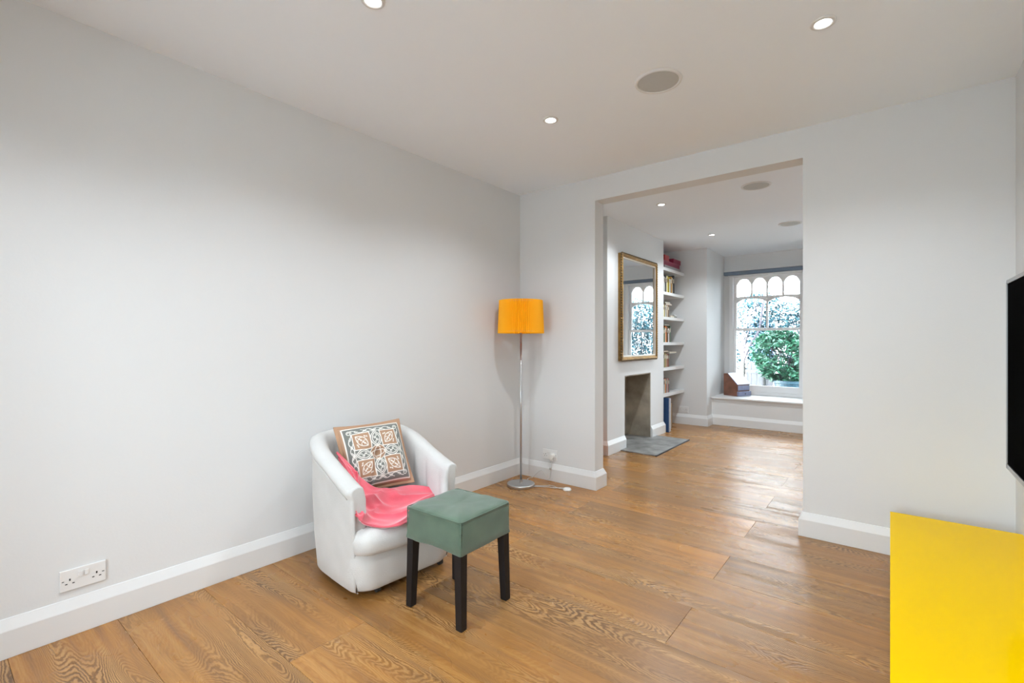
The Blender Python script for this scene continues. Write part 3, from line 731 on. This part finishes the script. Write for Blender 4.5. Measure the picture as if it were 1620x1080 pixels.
obj('cushion_back', (bot.tolist(), fb.tolist()), 'tan', cu, smooth=True)
bm = B(); ed = []
for k in range(120):
    q = k / 30; s_, f_ = int(q) % 4, (q % 1) * 2 - 1
    p_ = [(f_, -1), (1, f_), (-f_, 1), (-1, -f_)][s_]
    ed.append(Vector((p_[0] * S * (1 - .05 * (1 - p_[1] ** 2) * abs(p_[0]) ** 3), p_[1] * S * (1 - .05 * (1 - p_[0] ** 2) * abs(p_[1]) ** 3), .001)))
tube(bm, ed, .0035, 6, closed=True); obj('piping', bm, 'tan', cu, smooth=True)

# ------------------------------------------------------------------ pink throw
T_ = [(-.065, -.20, .635), (.02, -.166, .57), (.045, -.148, .535), (.066, -.126, .50), (.088, -.037, .437), (.088, .148, .415), (.169, .235, .40)]
B_ = [(-.06, -.204, .625), (.059, -.215, .568), (.15, -.235, .519), (.291, -.287, .413), (.305, -.213, .357), (.375, -.106, .350), (.235, .24, .375)]
CG = [[tuple(a + (b - a) * t_ - (.028 * math.sin(PI * t_) * (k > 2) if q == 2 else 0) for q, (a, b) in enumerate(zip(A_, D_))) for k, (A_, D_) in enumerate(zip(T_, B_))] for t_ in (0, .33, .67, 1)]
def cr(p, t_):
    n = len(p) - 1; x = t_ * n; i = min(int(x), n - 1); f_ = x - i
    a = p[max(i - 1, 0)]; b_ = p[i]; c = p[i + 1]; d = p[min(i + 2, n)]
    return .5 * ((2 * b_) + (c - a) * f_ + (2 * a - 5 * b_ + 4 * c - d) * f_ * f_ + (3 * b_ - a - 3 * c + d) * f_ ** 3)
NG = 110; vs = []; CGv = [[Vector(p) for p in r] for r in CG]
for i in range(NG + 1):
    for j in range(NG + 1):
        s_, t_ = i / NG, j / NG
        p = cr([cr(r, s_) for r in CGv], t_)
        edge = min(s_, 1 - s_, t_, 1 - t_)
        amp = min(1, edge * 6) * min(1, .10 + s_ * 1.5)
        a_ = s_ * 9 + t_ * 2.2 + 1.2 * mnoise.noise(Vector((s_ * 3, t_ * 3, 1)))
        fold = (1 - abs(math.sin(a_))) ** 1.6 * .030 + (1 - abs(math.sin(t_ * 7 - s_ * 6 + 2 * mnoise.noise(Vector((s_ * 4, t_ * 4, 8)))))) ** 2 * .020
        fold += mnoise.noise(Vector((s_ * 9, t_ * 9, 3))) * .004
        p = p + Vector((.45 * fold * amp, 0, fold * amp * min(1, .15 + s_ * 1.6)))
        vs.append(p)
fs = [(i * (NG + 1) + j, (i + 1) * (NG + 1) + j, (i + 1) * (NG + 1) + j + 1, i * (NG + 1) + j + 1) for i in range(NG) for j in range(NG)]
th_o = obj('throw', (vs, fs), 'pink', None, smooth=True)
th_o.matrix_world = MW
md = th_o.modifiers.new('thick', 'SOLIDIFY'); md.thickness = .012; md.offset = -1
tag(th_o, 'crumpled pink velvet throw spread over the seat of the tub armchair', 'throw')

# ------------------------------------------------------------------ green stool
SX, SY, SRZ = -1.557, 1.563, math.radians(1.5)
st = thing('stool', 'square stool with a green cotton cover and black splayed legs', 'stool', (SX, SY, 0), SRZ)
bm = B(); hw, hd, zt, zb = .168, .166, .456, .312
bmesh.ops.create_grid(bm, x_segments=1, y_segments=1, size=1)
bm.clear()
def rr(hx, hy, r, n=6, per=12):
    out = []
    for q, (sx, sy) in enumerate(((1, 1), (-1, 1), (-1, -1), (1, -1))):
        for i in range(n + 1):
            a = PI / 2 * q + PI / 2 * i / n; out.append((sx * (hx - r) + r * math.cos(a), sy * (hy - r) + r * math.sin(a)))
        nx, ny = ((-1, 1), (-1, -1), (1, -1), (1, 1))[q]
        x0_, y0_ = out[-1]; a = PI / 2 * (q + 1)
        x1_, y1_ = nx * (hx - r) + r * math.cos(a), ny * (hy - r) + r * math.sin(a)
        for i in range(1, per): out.append((x0_ + (x1_ - x0_) * i / per, y0_ + (y1_ - y0_) * i / per))
    return out
rings = []
for z, ins, r in ((zb + .004, .006, .008), (zb, .001, .010), (zb + .004, -.002, .010), (zb + .03, 0, .010), (zb + .06, .001, .010), (zb + .09, .001, .012), (zt - .030, .001, .013), (zt - .022, .003, .013), (zt - .018, .004, .013), (zt - .012, -.001, .014), (zt - .004, .002, .015), (zt, .008, .014), (zt + .003, .03, .012), (zt + .005, .07, .01), (zt + .003, .11, .01), (zt, .16, .004)):
    ring = []
    for x, y in rr(hw - ins, hd - ins, r):
        nv = mnoise.noise(Vector((x * 14, y * 14, z * 22))) * .0045 + mnoise.noise(Vector((x * 26, y * 26, z * 60 + 4))) * .0035
        k = 1 + nv / .17
        dz = .004 * math.sin(x * 22 + 1) * (1 if z < zb + .02 else 0) - .006 * (abs(x / hw) ** 6 * abs(y / hd) ** 6) * (1 if z > zt - .03 else 0)
        ring.append((x * k, y * k, z + dz + (nv * 1.2 if z > zt - .02 else 0)))
    rings.append(ring)
loft(bm, rings); obj('stool_cover', bm, 'green', st, smooth=True)
bm = B()
tube(bm, [Vector((x * 1.008, y * 1.008, zt - .0065)) for x, y in rr(hw - .001, hd - .001, .014)], .0024, 6, closed=True)
for sx in (-1, 1):
    for sy in (-1, 1): tube(bm, [Vector((sx * (hw - .0035), sy * (hd - .0035), z)) for z in (zb + .004, .36, .40, zt - .01)], .0026, 6)
obj('seam', bm, 'green', st, smooth=True)
for sx in (-1, 1):
    for sy in (-1, 1):
        bm = B(); zt2 = .40
        def q4(cx_, cy_, h_, z): return [(cx_ - h_, cy_ - h_, z), (cx_ + h_, cy_ - h_, z), (cx_ + h_, cy_ + h_, z), (cx_ - h_, cy_ + h_, z)]
        loft(bm, [q4(sx * .156, sy * .150, .0155, 0), q4(sx * .1555, sy * .1495, .0168, .004), q4(sx * .146, sy * .144, .0195, zb), q4(sx * .143, sy * .141, .020, zt2)])
        bmesh.ops.bevel(bm, geom=[e for e in bm.edges if abs((e.verts[0].co - e.verts[1].co).normalized().z) > .8], offset=.0015, segments=1, affect='EDGES')
        obj('leg', bm, 'blackwood', st)

# ------------------------------------------------------------------ far room: mirror, hearth, shelves
t = thing('wall_mirror', 'tall gilt-framed mirror with beaded edge on the chimney breast', 'mirror', (CBX, 5.31, 1.58))
hy, hz = .505, .592; fw = .042
bm = B()
def frame_ring(bm, hy, hz, prof_):
    """prof_: (inset, x)"""
    R = []
    for ins, x in prof_: R.append([bm.verts.new((x, sy * (hy - ins), sz * (hz - ins))) for sy, sz in ((-1, -1), (1, -1), (1, 1), (-1, 1))])
    for a, b_ in zip(R, R[1:]):
        for i in range(4): bm.faces.new((a[i], a[(i + 1) % 4], b_[(i + 1) % 4], b_[i]))
frame_ring(bm, hy, hz, [(0, 0), (0, .030), (.003, .044), (.010, .052), (.020, .053), (.028, .046), (.032, .036), (.042, .034), (.042, .02)])
obj('frame', bm, 'gold', t)
bm = B(); frame_ring(bm, hy - .040, hz - .040, [(0, .033), (.001, .038), (.010, .037), (.016, .026), (.016, .020)]); tag(obj('inner_slip', bm, 'slip', t), 'pale inner slip')
bm = B()
def beads(bm, n, p0, p1, r):
    for i in range(n):
        p = Vector(p0).lerp(Vector(p1), (i + .5) / n); bmesh.ops.create_icosphere(bm, subdivisions=1, radius=r, matrix=Matrix.Translation(p))
for s in (-1, 1):
    beads(bm, 40, (.040, s * hy, -hz), (.040, s * hy, hz), .0125); beads(bm, 34, (.040, -hy, s * hz), (.040, hy, s * hz), .0125)
tag(obj('beading', bm, 'gilt_dark', t, smooth=True), 'dark gilt beaded edge')
bm = B(); box(bm, .004, -hy + .04, -hz + .04, .024, hy - .04, hz - .04); obj('mirror_glass', bm, 'mirror', t)

t = thing('hearth', 'grey slate hearth slab on the boards in front of the fireplace', 'hearth', (-2.12, 5.33, 0))
bm = B(); box(bm, -.532, FY0 + .012 - 5.33, .0, .205, FY1 - .012 - 5.33, .012, bev=.001); box(bm, -.195, -.51, 0, .205, .52, .0122, bev=.001); obj('slab', bm, 'slate', t)
bm = B(); box(bm, .205, -.52, 0, .216, .53, .011); box(bm, -.195, .52, 0, .205, .53, .011); obj('edge_strip', bm, 'slate_edge', t)

shelf_z = [2.19, 1.865, 1.53, 1.19, .85, .50]
ordn = ['top', 'second', 'third', 'fourth', 'fifth', 'lowest']
for z, nm in zip(shelf_z, ordn):
    bm = B(); box(bm, X2, CB1, z - .04, CBX - .012, YF, z, bev=.0015, seg=1)
    tag(obj('shelf', bm, 'gloss'), {'top': 'topmost white alcove shelf, carrying the burgundy boxes', 'lowest': 'lowest white alcove shelf, above the navy board'}.get(nm, nm + ' white alcove shelf from the top, carrying books'), 'shelf', 'alcove shelves')

ORD = ['first', 'second', 'third', 'fourth', 'fifth', 'sixth', 'seventh', 'eighth', 'ninth', 'tenth', 'eleventh', 'twelfth', 'thirteenth', 'fourteenth', 'fifteenth', 'sixteenth']
COLS = {'cream': (.62, .55, .42), 'white': (.72, .71, .68), 'black': (.018, .018, .02), 'grey': (.30, .30, .29), 'mustard': (.55, .40, .05), 'yellow': (.66, .56, .12), 'brown': (.16, .08, .045),
        'ochre': (.42, .22, .05), 'orange': (.72, .22, .04), 'red': (.45, .05, .03), 'green': (.06, .13, .07), 'olive': (.22, .2, .07), 'navy': (.02, .05, .13), 'tan': (.40, .26, .14), 'pale blue': (.42, .50, .56)}
def book(x_spine, ya, yb, z, hgt, dep, cname, label, group, lean=0):
    """upright book, spine towards +X"""
    t = thing('book', label, 'book', (x_spine, (ya + yb) / 2, z), 0, group)
    w_ = (yb - ya) / 2; cv = .0018
    bm = B()
    box(bm, -dep, -w_, 0, 0, -w_ + cv, hgt); box(bm, -dep, w_ - cv, 0, 0, w_, hgt); box(bm, -.003, -w_, 0, .0, w_, hgt)
    obj('book_cover', bm, cmat(COLS[cname]), t)
    bm = B(); box(bm, -dep + .004, -w_ + cv, .003, -.003, w_ - cv, hgt - .003); obj('pages', bm, cmat((.66, .62, .52), .8), t)
    bm = B(); lb = COLS['cream'] if cname not in ('cream', 'white', 'yellow', 'mustard') else COLS['brown']
    box(bm, 0, -w_ * .6, hgt * .62, .0006, w_ * .6, hgt * .86); obj('spine_label', bm, cmat(lb), t)
    return t
def row(shelf_i, y, specs):
    zz = shelf_z[shelf_i]; nm = {0: 'top', 1: 'second', 2: 'third', 3: 'fourth', 4: 'fifth', 5: 'lowest'}[shelf_i]
    for k, (c, wd, hg) in enumerate(specs):
        x = -2.385 - random.random() * .012
        book(x, y, y + wd - .001, zz, hg, .15 + hg * .15, c, '%s book, %s from the left on the %s alcove shelf%s' % (c, ORD[k], nm, '' if nm in ('top', 'lowest') else ' down'), 'books on the %s alcove shelf' % nm)
        y += wd
    return y
row(1, 6.20, [('tan', .04, .2), ('navy', .035, .21), ('white', .03, .22), ('grey', .028, .215), ('white', .022, .215), ('black', .03, .235), ('cream', .035, .225), ('yellow', .04, .235), ('mustard', .03, .225), ('pale blue', .055, .20), ('ochre', .05, .235), ('cream', .03, .225), ('black', .05, .245), ('black', .035, .265)])
y3 = row(2, 6.21, [('olive', .035, .16), ('red', .03, .17), ('cream', .03, .165), ('yellow', .035, .16), ('white', .03, .165), ('brown', .035, .17), ('cream', .03, .165), ('tan', .03, .168), ('brown', .04, .168)])
row(3, 6.20, [('navy', .035, .2), ('cream', .04, .21), ('olive', .03, .19), ('green', .035, .2), ('cream', .03, .19), ('orange', .045, .22), ('brown', .035, .215), ('white', .035, .19), ('brown', .03, .2), ('green', .035, .225)])
row(4, 6.20, [('brown', .035, .19), ('white', .03, .2), ('cream', .035, .205), ('olive', .04, .19), ('ochre', .035, .195), ('tan', .035, .18), ('brown', .035, .185), ('red', .03, .185), ('brown', .03, .18)])
row(5, 6.20, [('grey', .03, .19), ('tan', .03, .2), ('grey', .03, .195), ('white', .02, .19), ('red', .025, .2), ('cream', .022, .195), ('orange', .028, .195), ('brown', .028, .2), ('white', .02, .195), ('red', .026, .195), ('grey', .024, .19), ('black', .03, .185)])
def flat(name, lbl, cat, x0, x1, ya, yb, z, h_, col, grp=None, rz=0):
    t = thing(name, lbl, cat, ((x0 + x1) / 2, (ya + yb) / 2, z), rz, grp)
    hx, hy_ = (x1 - x0) / 2, (yb - ya) / 2
    bm = B(); box(bm, -hx, -hy_, 0, hx, hy_, .002); box(bm, -hx, -hy_, h_ - .002, hx, hy_, h_); box(bm, -hx, -hy_, 0, -hx + .002, hy_, h_); obj('book_cover', bm, cmat(col), t)
    bm = B(); box(bm, -hx + .002, -hy_ + .003, .002, hx - .003, hy_ - .003, h_ - .002); obj('pages', bm, cmat((.66, .62, .52), .8), t)
    return t
flat('book', 'reddish brown book lying flat across the books of the third alcove shelf down', 'book', -2.53, -2.39, 6.38, 6.60, shelf_z[2] + .171, .022, (.22, .07, .035))
flat('book', 'dark book lying on top of the reddish brown one on the third alcove shelf', 'book', -2.52, -2.395, 6.36, 6.56, shelf_z[2] + .194, .018, (.05, .04, .035))
flat('book', 'ochre book lying flat at the right end of the third alcove shelf down', 'book', -2.50, -2.375, 6.515, 6.66, shelf_z[2], .028, (.60, .30, .06))
flat('book', 'green book lying flat across the books of the fourth alcove shelf down', 'book', -2.53, -2.40, 6.36, 6.54, shelf_z[3] + .226, .02, (.07, .10, .06))
flat('book', 'reddish book lying flat across the books of the fifth alcove shelf down', 'book', -2.52, -2.39, 6.30, 6.46, shelf_z[4] + .206, .018, (.24, .08, .05))
flat('book', 'white book lying flat across the right-hand books of the fifth alcove shelf', 'book', -2.53, -2.37, 6.465, 6.73, shelf_z[4] + .187, .02, (.70, .69, .66))
for i, (yy, hh, c) in enumerate(((6.69, .05, (.25, .27, .25)), (6.725, .042, (.35, .33, .28)), (6.76, .036, (.2, .2, .2)))):
    tt = thing('jar', ['tallest', 'middle', 'smallest'][i] + ' small glass jar at the right of the third alcove shelf', 'jar', (-2.39, yy, shelf_z[2]), group='little jars on the third shelf')
    bm = B(); lathe(bm, [(.0005, 0), (.012, 0), (.013, .003), (.013, hh * .75), (.010, hh * .8)], 16); obj('jar_body', bm, cmat(c, .2), tt, smooth=True)
    bm = B(); lathe(bm, [(.011, hh * .78), (.011, hh), (.0005, hh)], 16); obj('lid', bm, cmat((.6, .6, .58), .3), tt, smooth=True)
# burgundy boxes on the top shelf
def carton(lbl, x0, x1, ya, yb, z, h_, col, lidh, lidcol=None, rz=0):
    t = thing('box', lbl, 'box', ((x0 + x1) / 2, (ya + yb) / 2, z), rz)
    hx, hy_ = (x1 - x0) / 2, (yb - ya) / 2
    bm = B(); box(bm, -hx, -hy_, 0, hx, hy_, h_ - .002, bev=.003); obj('box_body', bm, cmat(col, .45), t)
    bm = B(); box(bm, -hx - .002, -hy_ - .002, h_ - lidh, hx + .002, hy_ + .002, h_, bev=.003); obj('lid', bm, cmat(lidcol or col, .35), t)
z0_ = shelf_z[0]
carton('grey box file lying at the bottom of the pile on the topmost shelf', -2.62, -2.37, 6.28, 6.90, z0_, .045, (.33, .32, .33), .012)
carton('wide burgundy box lying on the grey box file on the topmost shelf', -2.62, -2.38, 6.26, 6.88, z0_ + .045, .065, (.22, .012, .05), .02, (.24, .02, .06))
carton('small burgundy box at the right top of the pile on the topmost shelf', -2.60, -2.375, 6.62, 6.91, z0_ + .110, .062, (.20, .012, .045), .018, (.21, .015, .045))
carton('small red box at the left top of the pile on the topmost shelf', -2.58, -2.40, 6.35, 6.52, z0_ + .110, .085, (.42, .03, .03), .02)
# boards and portfolio under the shelves
def panel(name, lbl, cat, xa, xb, ya, yb, h_, col, edge):
    t = thing(name, lbl, cat, ((xa + xb) / 2, (ya + yb) / 2, 0)); hx, hy_ = (xb - xa) / 2, (yb - ya) / 2
    bm = B(); box(bm, -hx, -hy_, 0, hx, -hy_ + .004, h_); box(bm, -hx, hy_ - .004, 0, hx, hy_, h_); box(bm, -hx, -hy_, 0, -hx + .004, hy_, h_); obj('cover', bm, cmat(col), t)
    bm = B(); box(bm, -hx + .004, -hy_ + .004, .002, hx - .003, hy_ - .004, h_ - .003); obj('pages', bm, cmat(edge, .8), t)
panel('portfolio', 'large navy portfolio standing on the floor under the lowest shelf', 'portfolio', -2.62, -2.285, 6.20, 6.235, .452, (.018, .06, .17), (.6, .6, .6))
panel('portfolio', 'large white album standing just behind the navy portfolio', 'portfolio', -2.62, -2.292, 6.238, 6.285, .445, (.66, .68, .74), (.75, .75, .75))
panel('book', 'tall brown book standing on the floor beyond the navy portfolio', 'book', -2.60, -2.37, 6.50, 6.56, .35, (.13, .06, .035), (.4, .3, .2))

# desk box on the window seat
t = thing('desk_box', 'sloping wooden desk box with small drawer on the window seat', 'desk box', (-1.79, 7.62, .400), math.radians(-24))
D_, W_ = .235, .27       # D_ along local x (profile), W_ along local y
prof_ = [(-D_ / 2, 0), (D_ / 2, 0), (D_ / 2, .165), (-D_ / 2 + .07, .325), (-D_ / 2, .325)]
bm = B(); prism(bm, prof_, 1, -W_ / 2, W_ / 2); bmesh.ops.bevel(bm, geom=list(bm.edges), offset=.003, segments=1, affect='EDGES'); obj('carcass', bm, 'bronze', t)
bm = B(); a_ = math.atan2(-.16, D_ - .07); ln = math.hypot(.16, D_ - .07)
vs_ = box(bm, 0, -W_ / 2 - .004, 0, ln, W_ / 2 + .004, .010, bev=.002)
bmesh.ops.transform(bm, matrix=Matrix.Translation((-D_ / 2 + .07, 0, .326)) @ Matrix.Rotation(-a_, 4, 'Y'), verts=bm.verts); tag(obj('lid', bm, 'window_sheen', t), 'shiny lid with the window reflection painted in')
bm = B(); box(bm, D_ / 2, -W_ / 2 + .01, .085, D_ / 2 + .006, W_ / 2 - .01, .155, bev=.002); obj('front_panel', bm, 'window_sheen', t)
bm = B(); box(bm, D_ / 2 - .01, -W_ / 2, .004, D_ / 2 + .028, W_ / 2, .070, bev=.003); dr = obj('drawer', bm, 'window_sheen', t)
bm = B(); cyl(bm, (D_ / 2 + .028, 0, .037), (D_ / 2 + .036, 0, .037), .007, seg=14); obj('knob', bm, 'slot', dr, smooth=True)
bm = B(); cyl(bm, (-.0, .02, .262), (.012, .02, .274), .010, seg=14); obj('lock', bm, 'slot', t, smooth=True)

# orange ball in the near alcove
t = thing('ball', 'orange ball just showing behind the left pier beside the chimney breast', 'ball', (-2.46, 4.36, 0))
bm = B(); bmesh.ops.create_uvsphere(bm, u_segments=32, v_segments=20, radius=.125, matrix=Matrix.Translation((0, 0, .125))); obj('ball_skin', bm, 'orange', t, smooth=True)
bm = B()
tube(bm, [Vector((.1252 * math.cos(a * PI / 24), 0, .125 + .1252 * math.sin(a * PI / 24))) for a in range(48)], .0015, 5, closed=True); obj('seam', bm, 'slot', t)

# ------------------------------------------------------------------ outdoors, seen through the bay window
tag(struct('ground', [(-14, YW + .15, -.45, 12, 30, -.30)], 'soil'), kind='structure')
tag(struct('bounce_patio', [(-8, -12, -.25, 8, YR - .15, -.05)], mat('pale_bounce_stone', (.70, .70, .69), .9)), kind='structure')  # pale paving added behind the camera to bounce light onto the ceiling
M['fence'] = mat('darkened_weathered_wood', (.050, .047, .043), .85, bump=.3, bscale=30, bstretch=(1, 1, .1), var=.25, vscale=10)  # colour set darker than the real wood, to offset outdoor overexposure
M['darkened_whitewood'] = mat('darkened_gate_paint', (.12, .12, .13), .5)  # white paint darkened in its base colour against the outdoor glare
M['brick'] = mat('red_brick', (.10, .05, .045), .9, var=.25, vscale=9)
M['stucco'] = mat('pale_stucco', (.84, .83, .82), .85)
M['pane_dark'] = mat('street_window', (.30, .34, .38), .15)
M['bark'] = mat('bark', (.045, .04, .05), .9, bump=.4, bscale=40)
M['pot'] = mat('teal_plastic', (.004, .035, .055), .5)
def leafmat(name, a, b_):
    m, t_, p = nodes(name); oi = t_.nodes.new('ShaderNodeTexCoord'); n = t_.nodes.new('ShaderNodeTexNoise'); n.inputs['Scale'].default_value = 9; n.inputs['Detail'].default_value = 3
    t_.links.new(oi.outputs['Object'], n.inputs[0]); r = t_.nodes.new('ShaderNodeValToRGB'); t_.links.new(n.outputs[0], r.inputs[0])
    r.color_ramp.elements[0].color = (*a, 1); r.color_ramp.elements[1].color = (*b_, 1); r.color_ramp.elements[0].position = .35; r.color_ramp.elements[1].position = .65
    t_.links.new(r.outputs[0], p.inputs['Base Color']); p.inputs['Roughness'].default_value = .4
    return m
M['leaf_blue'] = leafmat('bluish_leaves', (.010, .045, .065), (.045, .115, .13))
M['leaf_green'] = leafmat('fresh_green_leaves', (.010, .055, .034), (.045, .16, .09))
def leaves(n, shape, size, seed):
    rnd = random.Random(seed); V = []; F = []
    while len(F) < n:
        p = shape(rnd)
        if p is None: continue
        s = size * rnd.uniform(.6, 1.3); q = Matrix.Rotation(rnd.uniform(0, 6.28), 3, 'Z') @ Matrix.Rotation(rnd.uniform(-1.2, 1.2), 3, 'X') @ Matrix.Rotation(rnd.uniform(0, 6.28), 3, 'Z')
        k = len(V)
        for a in ((-1, 0, 0), (-.2, -.42, .08), (1, 0, 0), (-.2, .42, .08)): V.append(Vector(p) + q @ (Vector(a) * s))
        F.append((k, k + 1, k + 2, k + 3))
    return V, F
def branches(bm, base, top_r, h_, n, seed, r0=.02):
    rnd = random.Random(seed)
    for i in range(n):
        a = rnd.uniform(0, 6.28); sp = top_r * rnd.uniform(.3, 1)
        p1 = Vector((base[0] + math.cos(a) * sp * .3, base[1] + math.sin(a) * sp * .15, base[2] + h_ * .4)); p2 = Vector((base[0] + math.cos(a) * sp, base[1] + math.sin(a) * sp * .4, base[2] + h_ * rnd.uniform(.75, 1)))
        pts = smoothpath([Vector(base), p1, p2], 6); tube(bm, pts, [r0 * (1 - .8 * k / len(pts)) for k in range(len(pts))], 6)
        for q in range(5):
            s0 = pts[rnd.randrange(4, len(pts))]; e0 = s0 + Vector((rnd.uniform(-.14, .14), rnd.uniform(-.12, .12), rnd.uniform(.05, .4))); tube(bm, [s0, (s0 + e0) / 2 + Vector((0, 0, .04)), e0], r0 * .25, 4)
# row of hedge shrubs along the front boundary
for i, x in enumerate((-4.6, -3.79, -2.98, -2.17, -1.36, -.55, .26, 1.07)):
    lab = 'bluish hedge shrub outside the bay window, %s along the row from the left' % ORD[i]
    t = thing('hedge_shrub', lab, 'shrub', (x, 11.4, -.3), 0, 'hedge shrubs outside the bay window')
    bm = B(); branches(bm, (0, 0, 0), .26, 2.5, 7, 20 + i); obj('stem', bm, 'bark', t)
    def shp(r, cx_=0):
        z = r.uniform(.55, 2.62); X = r.uniform(-.395, .395); Y = r.uniform(-.3, .3)
        dens = mnoise.noise(Vector(((X + x) * 2.6, Y * 2, z * 2.6))) + (.25 if z > 1.75 else .08)
        if z > 2.45 + .12 * math.sin((X + x) * 5): return None
        return (X, Y, z) if dens > r.uniform(-.62, .30) else None
    tag(obj('foliage', leaves(5200, shp, .046, 50 + i), 'leaf_blue', t), kind='stuff')
# leaning tree
t = thing('garden_tree', 'small bare-stemmed tree leaning right behind the gate', 'tree', (-2.55, 10.9, -.3))
bm = B(); pts = smoothpath([Vector((.0, 0, 0)), Vector((.08, 0, .9)), Vector((.22, 0, 1.35)), Vector((.42, 0, 1.75)), Vector((.5, 0, 2.3))], 8); tube(bm, pts, [.045 - .03 * k / len(pts) for k in range(len(pts))], 8)
branches(bm, (.1, 0, 1.0), .5, 1.4, 6, 77, .014); obj('trunk', bm, 'bark', t, smooth=True)
# fresh green shrub in the pot
t = thing('pot_shrub', 'bright green leafy shrub growing in the teal tub outside', 'shrub', (-1.55, 10.1, -.3))
bm = B(); branches(bm, (0, 0, .4), .4, 1.2, 8, 5, .014); obj('stem', bm, 'bark', t)
def shp2(r):
    v = Vector((r.gauss(0, 1), r.gauss(0, 1), r.gauss(0, 1))).normalized() * r.uniform(.35, 1) ** .5
    p = (v.x * .56 - .02, v.y * .42, 1.22 + v.z * .52 - .05 * v.x)
    return p if mnoise.noise(Vector(p) * 3.5) > -.25 else None
tag(obj('foliage', leaves(3600, shp2, .056, 9), 'leaf_green', t), kind='stuff')
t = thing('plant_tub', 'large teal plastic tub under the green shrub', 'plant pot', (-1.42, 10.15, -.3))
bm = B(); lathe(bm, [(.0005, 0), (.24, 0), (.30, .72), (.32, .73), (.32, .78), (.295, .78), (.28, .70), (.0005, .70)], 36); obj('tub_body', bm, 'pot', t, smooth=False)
# fence and gate
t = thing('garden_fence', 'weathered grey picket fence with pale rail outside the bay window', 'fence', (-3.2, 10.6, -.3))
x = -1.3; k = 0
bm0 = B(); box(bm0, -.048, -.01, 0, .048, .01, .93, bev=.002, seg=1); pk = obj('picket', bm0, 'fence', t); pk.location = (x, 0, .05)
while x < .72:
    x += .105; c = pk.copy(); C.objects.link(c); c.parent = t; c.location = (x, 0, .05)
bm = B(); box(bm, -1.4, -.04, 1.0, .82, .03, 1.05, bev=.004); tag(obj('rail', bm, 'darkened_whitewood', t), 'pale top rail')
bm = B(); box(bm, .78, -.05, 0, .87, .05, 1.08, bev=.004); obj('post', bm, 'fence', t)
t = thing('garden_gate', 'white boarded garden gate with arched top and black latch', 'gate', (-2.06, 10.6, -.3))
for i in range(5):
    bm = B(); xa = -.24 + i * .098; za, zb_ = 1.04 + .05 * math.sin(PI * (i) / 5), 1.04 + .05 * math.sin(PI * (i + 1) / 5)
    prism(bm, [(xa, .06), (xa + .094, .06), (xa + .094, zb_), (xa, za)], 1, -.012, .012); obj('gate_board', bm, 'darkened_whitewood', t)
bm = B(); box(bm, -.24, -.028, .86, .25, -.012, .93); box(bm, -.24, -.028, .2, .25, -.012, .27); obj('rail', bm, 'darkened_whitewood', t)
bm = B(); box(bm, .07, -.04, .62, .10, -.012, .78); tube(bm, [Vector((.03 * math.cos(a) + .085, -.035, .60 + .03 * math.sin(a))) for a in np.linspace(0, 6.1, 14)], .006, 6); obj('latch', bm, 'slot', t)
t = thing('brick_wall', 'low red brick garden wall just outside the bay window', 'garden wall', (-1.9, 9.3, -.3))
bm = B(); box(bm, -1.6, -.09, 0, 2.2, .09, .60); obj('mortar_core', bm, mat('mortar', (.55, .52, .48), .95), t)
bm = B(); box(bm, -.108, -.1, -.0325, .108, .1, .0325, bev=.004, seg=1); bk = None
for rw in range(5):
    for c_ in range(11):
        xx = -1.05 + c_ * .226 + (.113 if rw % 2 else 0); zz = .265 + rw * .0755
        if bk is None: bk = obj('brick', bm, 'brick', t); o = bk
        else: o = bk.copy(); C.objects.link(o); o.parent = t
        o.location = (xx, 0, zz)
# pale house across the street
t = thing('house', 'pale rendered house across the street seen over the hedge', 'building', (-3.2, 24, -.3))
bm = B(); box(bm, -9, 0, 0, 10, 6, 8.5); obj('wall', bm, 'stucco', t)
bm = B(); prism(bm, [(-.5, 8.5), (6.5, 8.5), (3, 11)], 0, -9.2, 10.2); obj('roof', bm, cmat((.35, .34, .36)), t)
for i, xx in enumerate((-5.2, -2.9, -.6, 1.8, 4.2, 6.6)):
    for zz in (1.0, 4.3):
        bm = B(); box(bm, xx, -.06, zz, xx + 1.1, .02, zz + 1.8)
        wf = obj('window', bm, 'gloss', t)
        for a in range(2):
            for b2 in range(2):
                bm = B(); box(bm, xx + .08 + a * .5, -.075, zz + .08 + b2 * .86, xx + .53 + a * .5, -.055, zz + .86 + b2 * .86); obj('pane', bm, 'pane_dark', wf)
bm = B(); box(bm, -1.9, -.1, .1, -.85, .02, 2.5); tag(obj('door', bm, cmat((.05, .14, .32), .4), t), 'blue front door')
